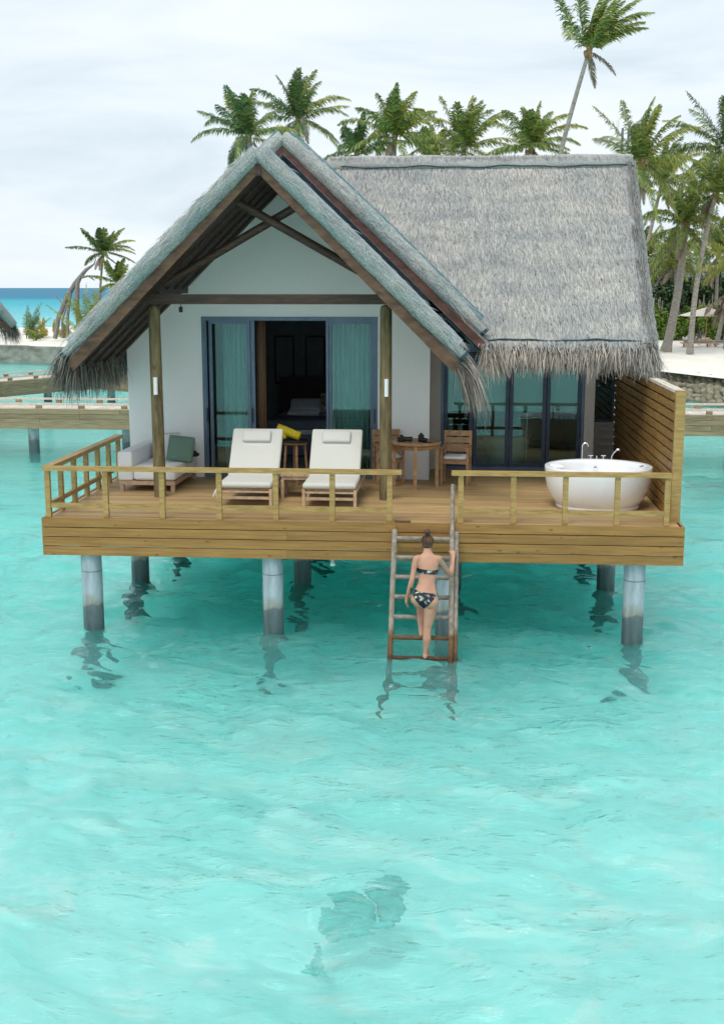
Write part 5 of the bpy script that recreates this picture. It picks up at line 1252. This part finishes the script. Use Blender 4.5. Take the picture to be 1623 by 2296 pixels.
# parasol, beach loungers, table
r = empty('beach_parasol', (22.0,65,1.05), 'cream square beach parasol standing by the loungers on the sand', 'parasol')
b = MB(); b.tube([(0,0,0),(.05,0,2.25)], .03, 10); b.build('pole', M['teak'], r)
b = MB(); A4 = [(-1.55,-1.2,1.86),(1.55,-1.2,1.86),(1.55,1.2,1.86),(-1.55,1.2,1.86)]; b.add(A4+[(.05,0,2.42)]+[(x,y,z-.03) for x,y,z in A4]+[(.05,0,2.36)], [(0,1,4),(1,2,4),(2,3,4),(3,0,4),(6,5,9),(7,6,9),(8,7,9),(5,8,9),(0,5,6,1),(1,6,7,2),(2,7,8,3),(3,8,5,0)]); b.build('canopy', M['canopy'], r)
b = MB(); b.ball((.05,0,2.43), .05,.05,.06,10); b.build('finial', M['teak'], r)
def beach_lounger(loc, rz, label):
    r = empty('beach_lounger', loc, label, 'sun lounger', 'low loungers on the beach', rz)
    b = MB(); b.box(-1.0,1.0,-.35,.35,.22,.29); b.build('frame', M['teakpale'], r)
    b = MB(); b.rbox((.1,0,.33), 1.75,.66,.08,.03); b.build('mattress', M['dead'], r)
    for x in (-.75,.7):
        for y in (-.3,.3):
            b = MB(); b.box(x-.05,x+.05,y-.04,y+.04,-.03,.219); b.build('leg', M['teakpale'], r)
beach_lounger((20.6,60.4,1.08), .05, 'low wooden beach lounger directly right of the slim palm trunk')
beach_lounger((22.6,60.9,1.08), -.08, 'low wooden beach lounger under the right edge of the parasol')
sq_table('beach_table', (21.5,62.5,1.05), 'small wooden table between the beach loungers', .8, .6, .45, 'teakpale', 'table')
sq_table('beach_table', (17.3,58.0,1.0), 'small wooden beach table at the edge of the villa roof', 1.0, .6, .5, 'teakpale', 'table')
bush((21.2,52.5,.98), 'tiny green creeper patch on the open sand', .5, .35, .12, 240, 'bushlight', 20, .09, 'creeper', None)
# mast behind the palms
r = empty('antenna_mast', (16.4,70,1.0), 'pale antenna mast rising behind the palm beside the roof end', 'mast')
b = MB(); b.tube([(0,0,0),(0,0,14.9)], [.12,.10], 10); b.build('pole', M['whitemetal'], r)
for x in (.35,.75):
    b = MB(); b.tube([(x,0,12.2),(x,0,14.4)], [.08,.08], 8); b.build('antenna', M['grey'], r)
b = MB(); b.bar((0,0,13.2),(.8,0,13.2), .08,.08); b.build('crossbar', M['grey'], r)

# ------------------------------------------------------------------ neighbouring villa at the left edge
# local frame: the visible roof corner is the origin, the gable runs along -x
r = empty('overwater_villa', (-9.72,25,0), 'neighbouring thatched overwater villa, only its roof corner showing at the left edge', 'villa', rz=rad(56))
ez = 3.35
def nl(x): return ez - .97*x
b = MB(); b.prism([(-3.6,.05,nl(-3.6)+.2),(0,.05,ez+.2),(0,6,ez+.2),(-3.6,6,nl(-3.6)+.2)], (0,0,-.2)); b.prism([(-3.6,.05,nl(-3.6)+.2),(-7.2,.05,ez+.2),(-7.2,6,ez+.2),(-3.6,6,nl(-3.6)+.2)], (0,0,-.2)); b.build('roof', M['thatchbase'], r)
for s in (0, 1):
    f = (lambda x: x) if s == 0 else (lambda x: -7.2-x)
    b = MB(); b.prism([(f(-3.6),0,nl(-3.6)),(f(0),0,ez),(f(-.14),0,ez-.2),(f(-3.6),0,nl(-3.6)-.25)], (0,.04,0)); b.build('barge_board', M['barge'], r)
    b = MB(); b.tube([(f(x), 0, nl(x)+.16+.10*math.sin(-x/3.6*3.14)) for x in np.linspace(-3.6, .05, 14)], [.19]*12+[.18,.15], 18); b.build('verge_roll', M['roll'], r)
b = MB(); fringe(b, 700, lambda: (R.uniform(-.10,.12), abs(R.gauss(0,.4)), ez+.12+R.uniform(-.15,.12)), (.35,-.2,0), .40,.72,.95, spread=.15); fringe(b, 500, lambda: (R.uniform(-.1,.1), R.uniform(0,5.8), ez+R.uniform(-.1,.1)), (.2,-.05,0), .4,.7,.8, spread=.15); b.build('eave_fringe', M['fringedark'], r)
b = MB(); b.box(-6.8,-.6,2.2,6,1.3,ez+.1); b.build('wall', M['wall'], r)
b = MB(); b.box(-7,-.4,1.2,6,1.1,1.299); b.build('deck', M['jetty'], r)
for x in (-6.5,-3.5,-.9):
    for y in (1.6,5.5): b = MB(); b.tube([(x,y,-1.9),(x,y,1.099)], [.15,.15], 16); b.build('pile', M['pile'], r)
